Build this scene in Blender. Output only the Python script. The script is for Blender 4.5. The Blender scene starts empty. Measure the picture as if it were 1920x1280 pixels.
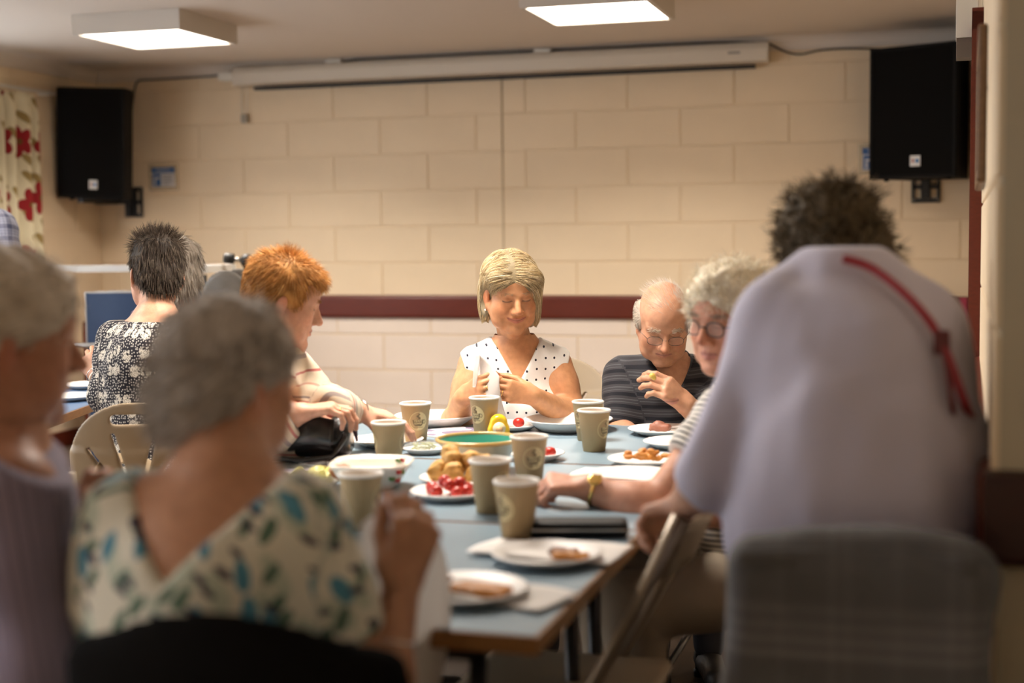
import bpy, bmesh, math, random
import numpy as np
from mathutils import Vector, Matrix
random.seed(7); np.random.seed(7)
SC = bpy.context.scene
COL = SC.collection

# ------------------------------------------------------------------ camera
YAW, PITCH, ROLL, FPX, CAMH = math.radians(16.665), math.radians(4.163), math.radians(-0.622), 2667.0, 1.30
_fw = Vector((-math.sin(YAW)*math.cos(PITCH), math.cos(YAW)*math.cos(PITCH), -math.sin(PITCH)))
_r0 = Vector((math.cos(YAW), math.sin(YAW), 0)); _u0 = _r0.cross(_fw)
_rt = _r0*math.cos(ROLL) + _u0*math.sin(ROLL); _up = _u0*math.cos(ROLL) - _r0*math.sin(ROLL)
cam_d = bpy.data.cameras.new('camera'); cam = bpy.data.objects.new('camera', cam_d); COL.objects.link(cam)
cam.matrix_world = Matrix(((_rt.x,_up.x,-_fw.x,0),(_rt.y,_up.y,-_fw.y,0),(_rt.z,_up.z,-_fw.z,CAMH),(0,0,0,1)))
cam_d.sensor_width = 36.0; cam_d.lens = FPX/1920*36.0; cam_d.clip_start = 0.05
cam_d.dof.use_dof = True; cam_d.dof.focus_distance = 4.42; cam_d.dof.aperture_fstop = 1.75
SC.camera = cam
def at(px, py, depth):
    """the point seen in direction (px, py) of the 1920x1280 picture, depth metres along the view axis"""
    d = _fw + _rt*((px-960)/FPX) - _up*((py-640)/FPX)
    return Vector((0,0,CAMH)) + d*depth
def on_z(px, py, z):
    d = _fw + _rt*((px-960)/FPX) - _up*((py-640)/FPX)
    return Vector((0,0,CAMH)) + d*((z-CAMH)/d.z)
def on_y(px, py, y):
    d = _fw + _rt*((px-960)/FPX) - _up*((py-640)/FPX)
    return Vector((0,0,CAMH)) + d*(y/d.y)

DAYLIGHT, LAMP = 32.0, 34.0
# ------------------------------------------------------------------ world, daylight, exposure
world = bpy.data.worlds.new('world'); SC.world = world; world.use_nodes = True
world.node_tree.nodes['Background'].inputs[0].default_value = (0.80, 0.88, 1.0, 1)
world.node_tree.nodes['Background'].inputs[1].default_value = 1.0
vs = SC.view_settings
vs.view_transform = 'Standard'; vs.look = 'None'; vs.gamma = 1.0; vs.use_curve_mapping = False
vs.exposure = 0.48
SC.cycles.max_bounces = 4; SC.cycles.diffuse_bounces = 3; SC.cycles.glossy_bounces = 2; SC.cycles.transmission_bounces = 2; SC.cycles.transparent_max_bounces = 8
SC.cycles.caustics_reflective = False; SC.cycles.caustics_refractive = False
SC.cycles.use_adaptive_sampling = True; SC.cycles.adaptive_threshold = 0.04; SC.cycles.adaptive_min_samples = 16; SC.cycles.use_light_tree = False
def area_light(name, loc, rot, sx, sy, power, col):
    l = bpy.data.lights.new(name, 'AREA'); l.shape = 'RECTANGLE'; l.size = sx; l.size_y = sy; l.energy = power; l.color = col
    o = bpy.data.objects.new(name, l); o.location = loc; o.rotation_euler = rot; COL.objects.link(o); return o
# ------------------------------------------------------------------ materials
MATS = {}
def newmat(name):
    m = bpy.data.materials.new(name); m.use_nodes = True
    return m, m.node_tree, m.node_tree.nodes['Principled BSDF']
def mat(name, col, rough=0.5, metal=0.0, bump=0.0, bscale=60.0, var=0.0, vscale=8.0, spec=0.5, alpha=None, sss=0.0, emit=None, trans=0.0, sheen=0.0, coat=0.0):
    """plain procedural material: colour with noise variation, noise bump"""
    if name in MATS: return MATS[name]
    m, nt, b = newmat(name); N, L = nt.nodes, nt.links
    c = tuple(col)+(1,)
    b.inputs['Base Color'].default_value = c; b.inputs['Roughness'].default_value = rough; b.inputs['Metallic'].default_value = metal
    b.inputs['Specular IOR Level'].default_value = spec
    tc = N.new('ShaderNodeTexCoord')
    if var:
        n = N.new('ShaderNodeTexNoise'); n.inputs['Scale'].default_value = vscale; n.inputs['Detail'].default_value = 4
        L.new(tc.outputs['Object'], n.inputs['Vector'])
        mx = N.new('ShaderNodeMix'); mx.data_type = 'RGBA'
        mx.inputs[6].default_value = tuple(max(0,x*(1-var)) for x in col)+(1,); mx.inputs[7].default_value = tuple(min(1,x*(1+var)) for x in col)+(1,)
        L.new(n.outputs['Fac'], mx.inputs[0]); L.new(mx.outputs[2], b.inputs['Base Color'])
    if bump:
        n = N.new('ShaderNodeTexNoise'); n.inputs['Scale'].default_value = bscale; n.inputs['Detail'].default_value = 3
        L.new(tc.outputs['Object'], n.inputs['Vector'])
        bp = N.new('ShaderNodeBump'); bp.inputs['Strength'].default_value = bump; bp.inputs['Distance'].default_value = 0.004
        L.new(n.outputs['Fac'], bp.inputs['Height']); L.new(bp.outputs['Normal'], b.inputs['Normal'])
    if sss:
        b.inputs['Subsurface Weight'].default_value = sss; b.inputs['Subsurface Radius'].default_value = (0.008,0.003,0.0015); b.inputs['Subsurface Scale'].default_value = 1.0
    if emit:
        b.inputs['Emission Color'].default_value = tuple(emit[:3])+(1,); b.inputs['Emission Strength'].default_value = emit[3]
    if trans: b.inputs['Transmission Weight'].default_value = trans
    if alpha is not None: b.inputs['Alpha'].default_value = alpha
    if sheen: b.inputs['Sheen Weight'].default_value = sheen
    if coat: b.inputs['Coat Weight'].default_value = coat; b.inputs['Coat Roughness'].default_value = 0.1
    MATS[name] = m
    return m
class NT:
    """small node-graph writer used for the pattern materials"""
    def __init__(s, name, rough=0.8, bump=0.0, sheen=0.0):
        s.m, s.nt, s.b = newmat(name); s.N, s.L = s.nt.nodes, s.nt.links
        s.b.inputs['Roughness'].default_value = rough
        if sheen: s.b.inputs['Sheen Weight'].default_value = sheen
        s.b.inputs['Specular IOR Level'].default_value = 0.25
    def attr(s, name='pat'):
        a = s.N.new('ShaderNodeAttribute'); a.attribute_name = name; return a.outputs['Vector']
    def obj(s):
        return s.N.new('ShaderNodeTexCoord').outputs['Object']
    def math(s, op, a, b=None, c=None):
        n = s.N.new('ShaderNodeMath'); n.operation = op
        for i, v in enumerate((a, b, c)):
            if v is None: continue
            if isinstance(v, (int, float)): n.inputs[i].default_value = v
            else: s.L.new(v, n.inputs[i])
        return n.outputs[0]
    def sep(s, v):
        n = s.N.new('ShaderNodeSeparateXYZ'); s.L.new(v, n.inputs[0]); return n.outputs
    def comb(s, x, y, z=0.0):
        n = s.N.new('ShaderNodeCombineXYZ')
        for i, v in enumerate((x, y, z)):
            if isinstance(v, (int, float)): n.inputs[i].default_value = v
            else: s.L.new(v, n.inputs[i])
        return n.outputs[0]
    def noise(s, v, scale, detail=2.0, out='Fac'):
        n = s.N.new('ShaderNodeTexNoise'); n.inputs['Scale'].default_value = scale; n.inputs['Detail'].default_value = detail
        s.L.new(v, n.inputs['Vector']); return n.outputs[out]
    def voro(s, v, scale, out='Distance', rnd=1.0, dims='2D', feat='F1', metric='EUCLIDEAN'):
        n = s.N.new('ShaderNodeTexVoronoi'); n.voronoi_dimensions = dims; n.feature = feat; n.distance = metric
        n.inputs['Scale'].default_value = scale; n.inputs['Randomness'].default_value = rnd
        s.L.new(v, n.inputs['Vector']); return n.outputs[out]
    def mix(s, f, a, b):
        n = s.N.new('ShaderNodeMix'); n.data_type = 'RGBA'
        if isinstance(f, (int, float)): n.inputs[0].default_value = f
        else: s.L.new(f, n.inputs[0])
        for i, v in ((6, a), (7, b)):
            if isinstance(v, (tuple, list)): n.inputs[i].default_value = tuple(v[:3])+(1,)
            else: s.L.new(v, n.inputs[i])
        return n.outputs[2]
    def ramp(s, f, stops, interp='LINEAR'):
        n = s.N.new('ShaderNodeValToRGB'); n.color_ramp.interpolation = interp
        e = n.color_ramp.elements
        while len(e) < len(stops): e.new(0.5)
        for i, (p, c) in enumerate(stops):
            e[i].position = p; e[i].color = (tuple(c)+(1,))[:4] if isinstance(c, (tuple, list)) else (c, c, c, 1)
        s.L.new(f, n.inputs[0]); return n.outputs[0]
    def step(s, f, lo, hi):
        n = s.N.new('ShaderNodeMapRange'); n.interpolation_type = 'SMOOTHSTEP'
        n.inputs[1].default_value = lo; n.inputs[2].default_value = hi
        s.L.new(f, n.inputs[0]); return n.outputs[0]
    def bump(s, h, strength=0.3, dist=0.003):
        n = s.N.new('ShaderNodeBump'); n.inputs['Strength'].default_value = strength; n.inputs['Distance'].default_value = dist
        s.L.new(h, n.inputs['Height']); s.L.new(n.outputs[0], s.b.inputs['Normal'])
    def done(s, col):
        s.L.new(col, s.b.inputs['Base Color']); return s.m

# ------------------------------------------------------------------ objects
def link(o, parent=None):
    COL.objects.link(o)
    if parent is not None: o.parent = parent; o.matrix_parent_inverse = parent.matrix_world.inverted()
    return o
def tag(o, label, cat, group=None, kind=None):
    o['label'] = label; o['category'] = cat
    if group: o['group'] = group
    if kind: o['kind'] = kind
    return o
def struct(o): o['kind'] = 'structure'; return o
def thing(name, loc, rz=0.0):
    o = bpy.data.objects.new(name, None); o.empty_display_size = 0.05
    o.matrix_world = Matrix.Translation(Vector(loc)) @ Matrix.Rotation(rz, 4, 'Z')
    COL.objects.link(o); return o
def mesh_obj(name, verts, faces, m, parent=None, smooth=False):
    """verts are world coordinates when there is no parent, else in the parent's own frame"""
    me = bpy.data.meshes.new(name); me.from_pydata([tuple(v) for v in verts], [], faces); me.update()
    if smooth: me.polygons.foreach_set('use_smooth', [True]*len(me.polygons))
    if m is not None: me.materials.append(m)
    o = bpy.data.objects.new(name, me); COL.objects.link(o)
    if parent is not None: o.parent = parent
    return o
class MB:
    """collects simple shapes for one mesh object"""
    def __init__(s): s.v = []; s.f = []; s.sm = []
    def add(s, vs, fs, smooth=False, M=None):
        n = len(s.v)
        s.v += [tuple(M @ Vector(v)) if M is not None else tuple(v) for v in vs]
        s.f += [tuple(i+n for i in f) for f in fs]; s.sm += [smooth]*len(fs); return s
    def box(s, c, d, M=None, bev=0.0):
        x, y, z = (k/2 for k in d); cx, cy, cz = c
        if bev <= 0:
            vs = [(cx+a*x, cy+b*y, cz+e*z) for a in (-1,1) for b in (-1,1) for e in (-1,1)]
            fs = [(0,1,3,2),(4,6,7,5),(0,4,5,1),(2,3,7,6),(0,2,6,4),(1,5,7,3)]
            return s.add(vs, fs, False, M)
        bm = bmesh.new(); bmesh.ops.create_cube(bm, size=1.0)
        for v in bm.verts: v.co = Vector((v.co.x*d[0], v.co.y*d[1], v.co.z*d[2]))
        bmesh.ops.bevel(bm, geom=list(bm.edges), offset=min(bev, min(d)*0.49), segments=2, profile=0.5, affect='EDGES')
        for v in bm.verts: v.co += Vector(c)
        bm.verts.index_update()
        s.add([v.co.copy() for v in bm.verts], [[v.index for v in f.verts] for f in bm.faces], False, M); bm.free(); return s
    def tube(s, pts, r, n=10, cap=True, M=None, flat=1.0):
        pts = [Vector(p) for p in pts]; rs = r if isinstance(r, (list, tuple)) else [r]*len(pts)
        vs, fs = [], []; prev = None
        for i, p in enumerate(pts):
            t = (pts[min(i+1, len(pts)-1)] - pts[max(i-1, 0)]).normalized()
            if prev is None:
                a = Vector((0,0,1)) if abs(t.z) < 0.9 else Vector((1,0,0)); u = t.cross(a).normalized()
            else: u = (prev - t*prev.dot(t)).normalized()
            prev = u; w = t.cross(u)
            for k in range(n):
                a = 2*math.pi*k/n; vs.append(p + u*math.cos(a)*rs[i] + w*math.sin(a)*rs[i]*flat)
        for i in range(len(pts)-1):
            for k in range(n):
                fs.append((i*n+k, i*n+(k+1)%n, (i+1)*n+(k+1)%n, (i+1)*n+k))
        if cap: fs.append(tuple(range(n-1,-1,-1))); fs.append(tuple((len(pts)-1)*n+k for k in range(n)))
        return s.add(vs, fs, True, M)
    def lathe(s, prof, n=32, M=None, sx=1.0, sy=1.0, wob=None):
        """prof: list of (radius, z) from bottom to top; closed at radius 0"""
        vs, fs, rows = [], [], []
        for (r, z) in prof:
            if r < 1e-6: rows.append([len(vs)]); vs.append((0,0,z))
            else:
                rows.append(list(range(len(vs), len(vs)+n)))
                for k in range(n):
                    a = 2*math.pi*k/n; q = r*(1+(wob(a) if wob else 0)); vs.append((q*math.cos(a)*sx, q*math.sin(a)*sy, z))
        for a, b in zip(rows[:-1], rows[1:]):
            for k in range(n):
                k2 = (k+1) % n
                if len(a) == 1 and len(b) == 1: continue
                if len(a) == 1: fs.append((a[0], b[k2], b[k]))
                elif len(b) == 1: fs.append((a[k], a[k2], b[0]))
                else: fs.append((a[k], a[k2], b[k2], b[k]))
        return s.add(vs, fs, True, M)
    def prism(s, outline, z0, z1, M=None):
        """outline (x, y) counter-clockwise, extruded in z"""
        n = len(outline)
        vs = [(x, y, z0) for x, y in outline] + [(x, y, z1) for x, y in outline]
        fs = [tuple(range(n-1,-1,-1)), tuple(range(n, 2*n))] + [(k, (k+1)%n, n+(k+1)%n, n+k) for k in range(n)]
        return s.add(vs, fs, False, M)
    def grid(s, fn, nu, nv, M=None, smooth=True):
        vs = [fn(i/nu, j/nv) for j in range(nv+1) for i in range(nu+1)]
        fs = [(j*(nu+1)+i, j*(nu+1)+i+1, (j+1)*(nu+1)+i+1, (j+1)*(nu+1)+i) for j in range(nv) for i in range(nu)]
        return s.add(vs, fs, smooth, M)
    def sheet(s, fn, nu, nv, th, M=None):
        """a thin closed sheet: grid fn(u, v) -> point, thickened by th downwards"""
        top = [Vector(fn(i/nu, j/nv)) for j in range(nv+1) for i in range(nu+1)]
        q = len(top); W = nu+1
        nrm = []
        for j in range(nv+1):
            for i in range(W):
                a = top[j*W+min(i+1,nu)] - top[j*W+max(i-1,0)]; b = top[min(j+1,nv)*W+i] - top[max(j-1,0)*W+i]
                nrm.append(a.cross(b).normalized())
        vs = top + [p - n*th for p, n in zip(top, nrm)]
        fs = []
        for j in range(nv):
            for i in range(nu):
                a, b, c, d = j*W+i, j*W+i+1, (j+1)*W+i+1, (j+1)*W+i
                fs += [(a,b,c,d), (q+d,q+c,q+b,q+a)]
        rim = [i for i in range(W)] + [j*W+nu for j in range(1, nv+1)] + [nv*W+i for i in range(nu-1,-1,-1)] + [j*W for j in range(nv-1,0,-1)]
        for k in range(len(rim)):
            a, b = rim[k], rim[(k+1)%len(rim)]; fs.append((b, a, q+a, q+b))
        return s.add(vs, fs, True, M)
    def build(s, name, m, parent=None):
        o = mesh_obj(name, s.v, s.f, m, parent)
        o.data.polygons.foreach_set('use_smooth', s.sm); return o
def RZ(a): return Matrix.Rotation(a, 4, 'Z')
def RX(a): return Matrix.Rotation(a, 4, 'X')
def RY(a): return Matrix.Rotation(a, 4, 'Y')
def T(x, y=None, z=None): return Matrix.Translation(Vector(x) if y is None else Vector((x, y, z)))

# ------------------------------------------------------------------ smooth solids (for people, hair, clothes, food)
F32 = np.float32
def A3(v): return np.array(tuple(v), dtype=np.float64)
class P:
    """one primitive: cone (a, b, ra, rb) or ell (c, r, R); op u/s; k = blend radius; g = group name"""
    __slots__ = ('t','a','b','ra','rb','R','k','op','g')
    def __init__(s, t, a, b, ra, rb=None, R=None, k=0.02, op='u', g=''):
        s.t, s.a, s.b, s.ra, s.rb, s.R, s.k, s.op, s.g = t, A3(a), None if b is None else A3(b), ra, rb, R, k, op, g
    def dist(s, p):
        if s.t == 'c':
            ab = (s.b - s.a); L = float(ab @ ab) + 1e-12; q = p - s.a.astype(p.dtype)
            h = np.clip((q @ ab.astype(p.dtype))/L, 0, 1)
            q = q - h[:, None]*ab.astype(p.dtype)
            return np.sqrt((q*q).sum(1)) - (s.ra + (s.rb - s.ra)*h)
        q = (p - s.a.astype(p.dtype))
        if s.R is not None: q = q @ s.R.astype(p.dtype)
        r = np.asarray(s.ra, dtype=p.dtype)
        if s.t == 'e':
            qa = q/r; k0 = np.sqrt((qa*qa).sum(1)); qb = qa/r; k1 = np.sqrt((qb*qb).sum(1)) + 1e-9
            return k0*(k0 - 1)/k1
        rd = s.rb if s.rb else 0.0                     # 'b': rounded box
        d = np.abs(q) - (r - rd)
        return np.sqrt((np.maximum(d, 0)**2).sum(1)) + np.minimum(d.max(1), 0) - rd
    def xf(s, M):
        """transformed copy (M: 4x4 rotation*uniform scale + translation)"""
        M = np.array(M); sc = np.linalg.norm(M[:3, 0]); Rm = M[:3,:3]/sc
        f = lambda v: None if v is None else M[:3,:3] @ v + M[:3,3]
        if s.t == 'c': return P('c', f(s.a), f(s.b), s.ra*sc, s.rb*sc, None, s.k*sc, s.op, s.g)
        R = Rm if s.R is None else Rm @ s.R
        return P(s.t, f(s.a), None, tuple(x*sc for x in s.ra), None if s.rb is None else s.rb*sc, R, s.k*sc, s.op, s.g)
    def bounds(s):
        if s.t == 'c':
            r = max(s.ra, s.rb); return np.minimum(s.a, s.b) - r, np.maximum(s.a, s.b) + r
        r = max(s.ra); return s.a - r, s.a + r
def cone(a, b, ra, rb, k=0.02, op='u', g=''): return P('c', a, b, ra, rb, None, k, op, g)
def ell(c, r, R=None, k=0.02, op='u', g=''): return P('e', c, None, tuple(r), None, R, k, op, g)
def rbox(c, r, rd, R=None, k=0.0, op='u', g=''): return P('b', c, None, tuple(r), rd, R, k, op, g)
def combine(prims, ds):
    d = None
    for p, x in zip(prims, ds):
        if p.op == 'u':
            if d is None: d = x.copy(); continue
            if p.k > 0:
                h = np.maximum(p.k - np.abs(d - x), 0); d = np.minimum(d, x) - h*h/(4*p.k)
            else: d = np.minimum(d, x)
        elif p.op == 's':
            x = -x
            if p.k > 0:
                h = np.maximum(p.k - np.abs(d - x), 0); d = np.maximum(d, x) + h*h/(4*p.k)
            else: d = np.maximum(d, x)
        elif p.op == 'i':
            d = np.maximum(d, x)
    return d
def sdf(prims, p): return combine(prims, [q.dist(p) for q in prims])
def solid(prims, res, lo=None, hi=None, disp=None, cuts=None, smooth=1):
    """polygonise; disp(points)->offset added to the distance; cuts: list of fn(points)->signed distance to REMOVE (negative inside)"""
    us = [q for q in prims if q.op == 'u']
    bl = np.min([q.bounds()[0] for q in us], axis=0) - 3*res; bh = np.max([q.bounds()[1] for q in us], axis=0) + 3*res
    if lo is not None: bl = np.maximum(bl, A3(lo))
    if hi is not None: bh = np.minimum(bh, A3(hi))
    n = 10; nb = np.maximum(1, np.ceil((bh - bl)/(res*n)).astype(int)); dims = nb*n + 1
    G = np.full(tuple(dims), 1.0, dtype=F32)
    ci = np.stack(np.meshgrid(*[np.arange(k) for k in nb], indexing='ij'), -1).reshape(-1, 3)
    cen = (bl + (ci + 0.5)*n*res).astype(F32)
    D = np.stack([q.dist(cen) for q in prims]); dc = combine(prims, D)
    rad = 0.87*n*res
    kmax = max(q.k for q in prims)
    need = np.abs(dc) < rad*1.2 + 0.004 + (0.01 if disp is not None else 0)
    g = np.arange(n+1)*res; loc = np.stack(np.meshgrid(g, g, g, indexing='ij'), -1).reshape(-1, 3)
    for j in range(len(ci)):
        i0 = ci[j]*n; sl = tuple(slice(a, a+n+1) for a in i0)
        if not need[j]:
            G[sl] = np.where(dc[j] < 0, -1.0, G[sl]) if dc[j] < 0 else G[sl]
            continue
        pts = (bl + i0*res + loc).astype(F32)
        dj = D[:, j]; keep = []
        um = min(dj[i] for i, q in enumerate(prims) if q.op == 'u')
        for i, q in enumerate(prims):
            if q.op == 'u':
                if dj[i] < um + rad*2.1 + q.k: keep.append(q)
            elif dj[i] < rad*1.2 + q.k or q.op == 'i': keep.append(q)
        v = sdf(keep, pts)
        if disp is not None: v = v + disp(pts)
        if cuts is not None:
            for c in cuts: v = np.maximum(v, -c(pts))
        G[sl] = v.reshape(n+1, n+1, n+1)
    return nets(G, bl, res, smooth)
def nets(G, org, res, smooth=1):
    ins = G < 0
    c = [ins[a:ins.shape[0]-1+a, b:ins.shape[1]-1+b, d:ins.shape[2]-1+d] for a in (0,1) for b in (0,1) for d in (0,1)]
    s = sum(x.astype(np.uint8) for x in c); act = (s > 0) & (s < 8)
    idx = np.full(act.shape, -1, dtype=np.int64); cells = np.argwhere(act)
    if len(cells) == 0: return np.zeros((0,3)), np.zeros((0,4), int)
    idx[act] = np.arange(len(cells))
    acc = np.zeros((len(cells), 3)); cnt = np.zeros(len(cells))
    off = [(a,b,d) for a in (0,1) for b in (0,1) for d in (0,1)]
    val = {o: G[cells[:,0]+o[0], cells[:,1]+o[1], cells[:,2]+o[2]] for o in off}
    for o in off:
        for ax in range(3):
            if o[ax]: continue
            o2 = list(o); o2[ax] = 1; o2 = tuple(o2)
            v0, v1 = val[o], val[o2]; m = (v0 < 0) != (v1 < 0)
            t = np.where(m, v0/np.where(m, v0 - v1, 1), 0)
            pt = np.tile(np.array(o, float), (len(cells), 1)); pt[:, ax] = t
            acc += np.where(m[:, None], pt, 0); cnt += m
    V = org + (cells + acc/cnt[:, None])*res
    Q = []
    for ax in range(3):
        a1, a2 = (ax+1) % 3, (ax+2) % 3
        sh = list(G.shape); lo = [slice(0, k) for k in sh]; up = [slice(0, k) for k in sh]
        lo[ax] = slice(0, sh[ax]-1); up[ax] = slice(1, sh[ax])
        for sx in (a1, a2): lo[sx] = slice(1, sh[sx]-1); up[sx] = slice(1, sh[sx]-1)
        A, B = ins[tuple(lo)], ins[tuple(up)]
        for flip, m in ((False, A & ~B), (True, ~A & B)):
            e = np.argwhere(m)
            if len(e) == 0: continue
            e[:, a1] += 1; e[:, a2] += 1
            def cell(d1, d2):
                q = e.copy(); q[:, a1] += d1; q[:, a2] += d2
                return idx[q[:,0], q[:,1], q[:,2]]
            q = np.stack([cell(-1,-1), cell(0,-1), cell(0,0), cell(-1,0)], 1)
            if flip: q = q[:, ::-1]
            Q.append(q)
    Q = np.concatenate(Q)
    Q = Q[(Q >= 0).all(1)]
    for _ in range(smooth):
        S = np.zeros_like(V); K = np.zeros(len(V))
        for i in range(4):
            a, b = Q[:, i], Q[:, (i+1) % 4]
            np.add.at(S, a, V[b]); np.add.at(K, a, 1); np.add.at(S, b, V[a]); np.add.at(K, b, 1)
        V = V*0.5 + 0.5*S/np.maximum(K, 1)[:, None]
    return V, Q
def np_mesh(name, V, Q, m, parent=None, col=None, pat=None):
    me = bpy.data.meshes.new(name)
    V = np.asarray(V, float); Q = np.asarray(Q, int); k = Q.shape[1]
    me.vertices.add(len(V)); me.vertices.foreach_set('co', V.ravel())
    me.loops.add(Q.size); me.loops.foreach_set('vertex_index', Q.ravel().astype(np.int32))
    me.polygons.add(len(Q)); me.polygons.foreach_set('loop_start', np.arange(0, Q.size, k, dtype=np.int32))
    me.polygons.foreach_set('use_smooth', np.ones(len(Q), bool))
    if col is not None:
        a = me.color_attributes.new('tint', 'FLOAT_COLOR', 'POINT')
        a.data.foreach_set('color', np.concatenate([col, np.ones((len(col), 1))], 1).astype(F32).ravel())
    if pat is not None:
        a = me.attributes.new('pat', 'FLOAT_VECTOR', 'POINT'); a.data.foreach_set('vector', pat.astype(F32).ravel())
    me.update(calc_edges=True); me.validate()
    if m is not None: me.materials.append(m)
    o = bpy.data.objects.new(name, me); COL.objects.link(o)
    if parent is not None: o.parent = parent; o.matrix_parent_inverse = parent.matrix_world.inverted()
    return o
def join_vq(parts):
    V, Q, n = [], [], 0
    for v, q in parts: V.append(v); Q.append(q + n); n += len(v)
    return np.concatenate(V), np.concatenate(Q)
_nt = np.random.RandomState(3).rand(32, 32, 32).astype(F32)
def vnoise(p, scale):
    """cheap value noise in 0..1"""
    q = p*scale; i = np.floor(q).astype(int); f = q - i; f = f*f*(3 - 2*f); r = 0
    for a in (0,1):
        for b in (0,1):
            for c in (0,1):
                w = (f[:,0] if a else 1-f[:,0])*(f[:,1] if b else 1-f[:,1])*(f[:,2] if c else 1-f[:,2])
                r = r + w*_nt[(i[:,0]+a) & 31, (i[:,1]+b) & 31, (i[:,2]+c) & 31]
    return r
# ------------------------------------------------------------------ people
def frame(o, fwd, up, s=1.0):
    """4x4 with Y = fwd, Z close to up, X = the person's right"""
    y = A3(fwd); y = y/np.linalg.norm(y); z = A3(up); x = np.cross(y, z); x /= np.linalg.norm(x); z = np.cross(x, y)
    M = np.eye(4); M[:3,0] = x*s; M[:3,1] = y*s; M[:3,2] = z*s; M[:3,3] = A3(o); return M
def rotm(ax, a):
    return np.array(Matrix.Rotation(a, 3, ax))
def head_prims(jaw=1.0, cheek=1.0, nose=1.0, smile=0.0, brow=1.0, mouth_open=0.0, jowl=0.0, chin=1.0, long=1.0, lid=1.0):
    q = []
    q.append(ell((0,-.010,.046), (.0745,.096,.080), k=0))
    q.append(ell((0,.034,.048), (.062,.056,.058), k=.03))
    q.append(ell((0,.036,-.012), (.061*min(jaw,1.05),.050,.066), k=.025))
    for s in (-1, 1):
        q.append(cone((s*.054*jaw,-.006,-.040), (s*.014,.070,-.088*long), .019, .017, k=.028))
        q.append(ell((s*.043,.058,-.018), (.021*cheek,.021*cheek,.021*cheek), k=.025))
        q.append(ell((s*.037*jaw,.038,-.050), (.024,.034,.036), k=.03))
        if jowl: q.append(ell((s*.040*jaw,.045,-.068), (.018*jowl,.024*jowl,.020*jowl), k=.02))
    q.append(ell((0,.076,-.090*long), (.020*chin,.016*chin,.016*chin), k=.02))
    q.append(ell((0,.072,-.050), (.031,.021,.027), k=.018))
    for s in (-1, 1):
        q.append(cone((s*.046,.070,.031), (s*.012,.086,.028), .009*brow, .0085*brow, k=.014))
        q.append(ell((s*.0315,.097,.0125), (.0175,.013,.0105), k=.012, op='s'))
        q.append(ell((s*.0315,.0755,.0125), (.0155,.0125,.0115*lid), k=.004))
        # slit between the lids, bag below the eye
        q.append(cone((s*.044,.0795,.0075), (s*.0315,.0900,.0050), .0013, .0015, k=.0015, op='s'))
        q.append(cone((s*.0315,.0900,.0050), (s*.0185,.0850,.0070), .0015, .0012, k=.0015, op='s'))
        q.append(cone((s*.043,.075,-.001), (s*.020,.083,-.003), .005, .0045, k=.005))
    n = nose
    q.append(cone((0,.084,.014), (0,.090,-.024), .0085, .0125, k=.008))
    q.append(cone((0,.0845,.024), (0,.098+.012*(n-1)*2,.000), .0062, .0072, k=.012))
    q.append(cone((0,.098+.012*(n-1)*2,.000), (0,.108+.016*(n-1)*2,-.022), .0075*n, .0105*n, k=.006))
    for s in (-1, 1):
        q.append(ell((s*.0125*n,.0965,-.0265), (.0078*n,.0105*n,.0072*n), k=.007))
        q.append(ell((s*.0065*n,.103,-.0335), (.0040,.0055,.0032), k=.002, op='s'))
        # fold from nose to mouth corner
        q.append(cone((s*.0235,.0950,-.0225), (s*(.037+.006*smile),.0835,-.054), .0022+.0010*smile, .0030+.0006*smile, k=.008, op='s'))
    mo = mouth_open; sm = smile
    mz = -.0545
    cx, cz = .0245 + .005*sm, mz + .0065*sm
    for s in (-1, 1):
        q.append(cone((s*cx,.0805,cz+.0005), (s*.005,.0945,mz+.0045), .0030, .0048, k=.004))
        q.append(cone((s*cx*.95,.0800,cz-.002), (0,.0930,mz-.0065-mo), .0030, .0060, k=.004))
    q.append(cone((-cx*1.05,.0855,cz+.0002), (0,.1005,mz-.0008-mo*.5), .0010, .0013+mo*.6, k=.0018, op='s'))
    q.append(cone((cx*1.05,.0855,cz+.0002), (0,.1005,mz-.0008-mo*.5), .0010, .0013+mo*.6, k=.0018, op='s'))
    q.append(cone((-.014,.097,-.0725-mo), (.014,.097,-.0725-mo), .004, .004, k=.012, op='s'))
    if sm:
        for s in (-1, 1): q.append(ell((s*.041,.070,-.026), (.016,.014,.015), k=.012))
    for s in (-1, 1):
        R = rotm('Z', s*.35) @ rotm('X', -.12)
        q.append(ell((s*.0765,-.014,-.006), (.0068,.0165,.0285), R=R, k=.006))
        q.append(ell((s*.0855,-.006,-.004), (.006,.0085,.016), R=R, k=.004, op='s'))
        q.append(ell((s*.0745,-.006,-.034), (.006,.0085,.010), k=.006))
    return q
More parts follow.
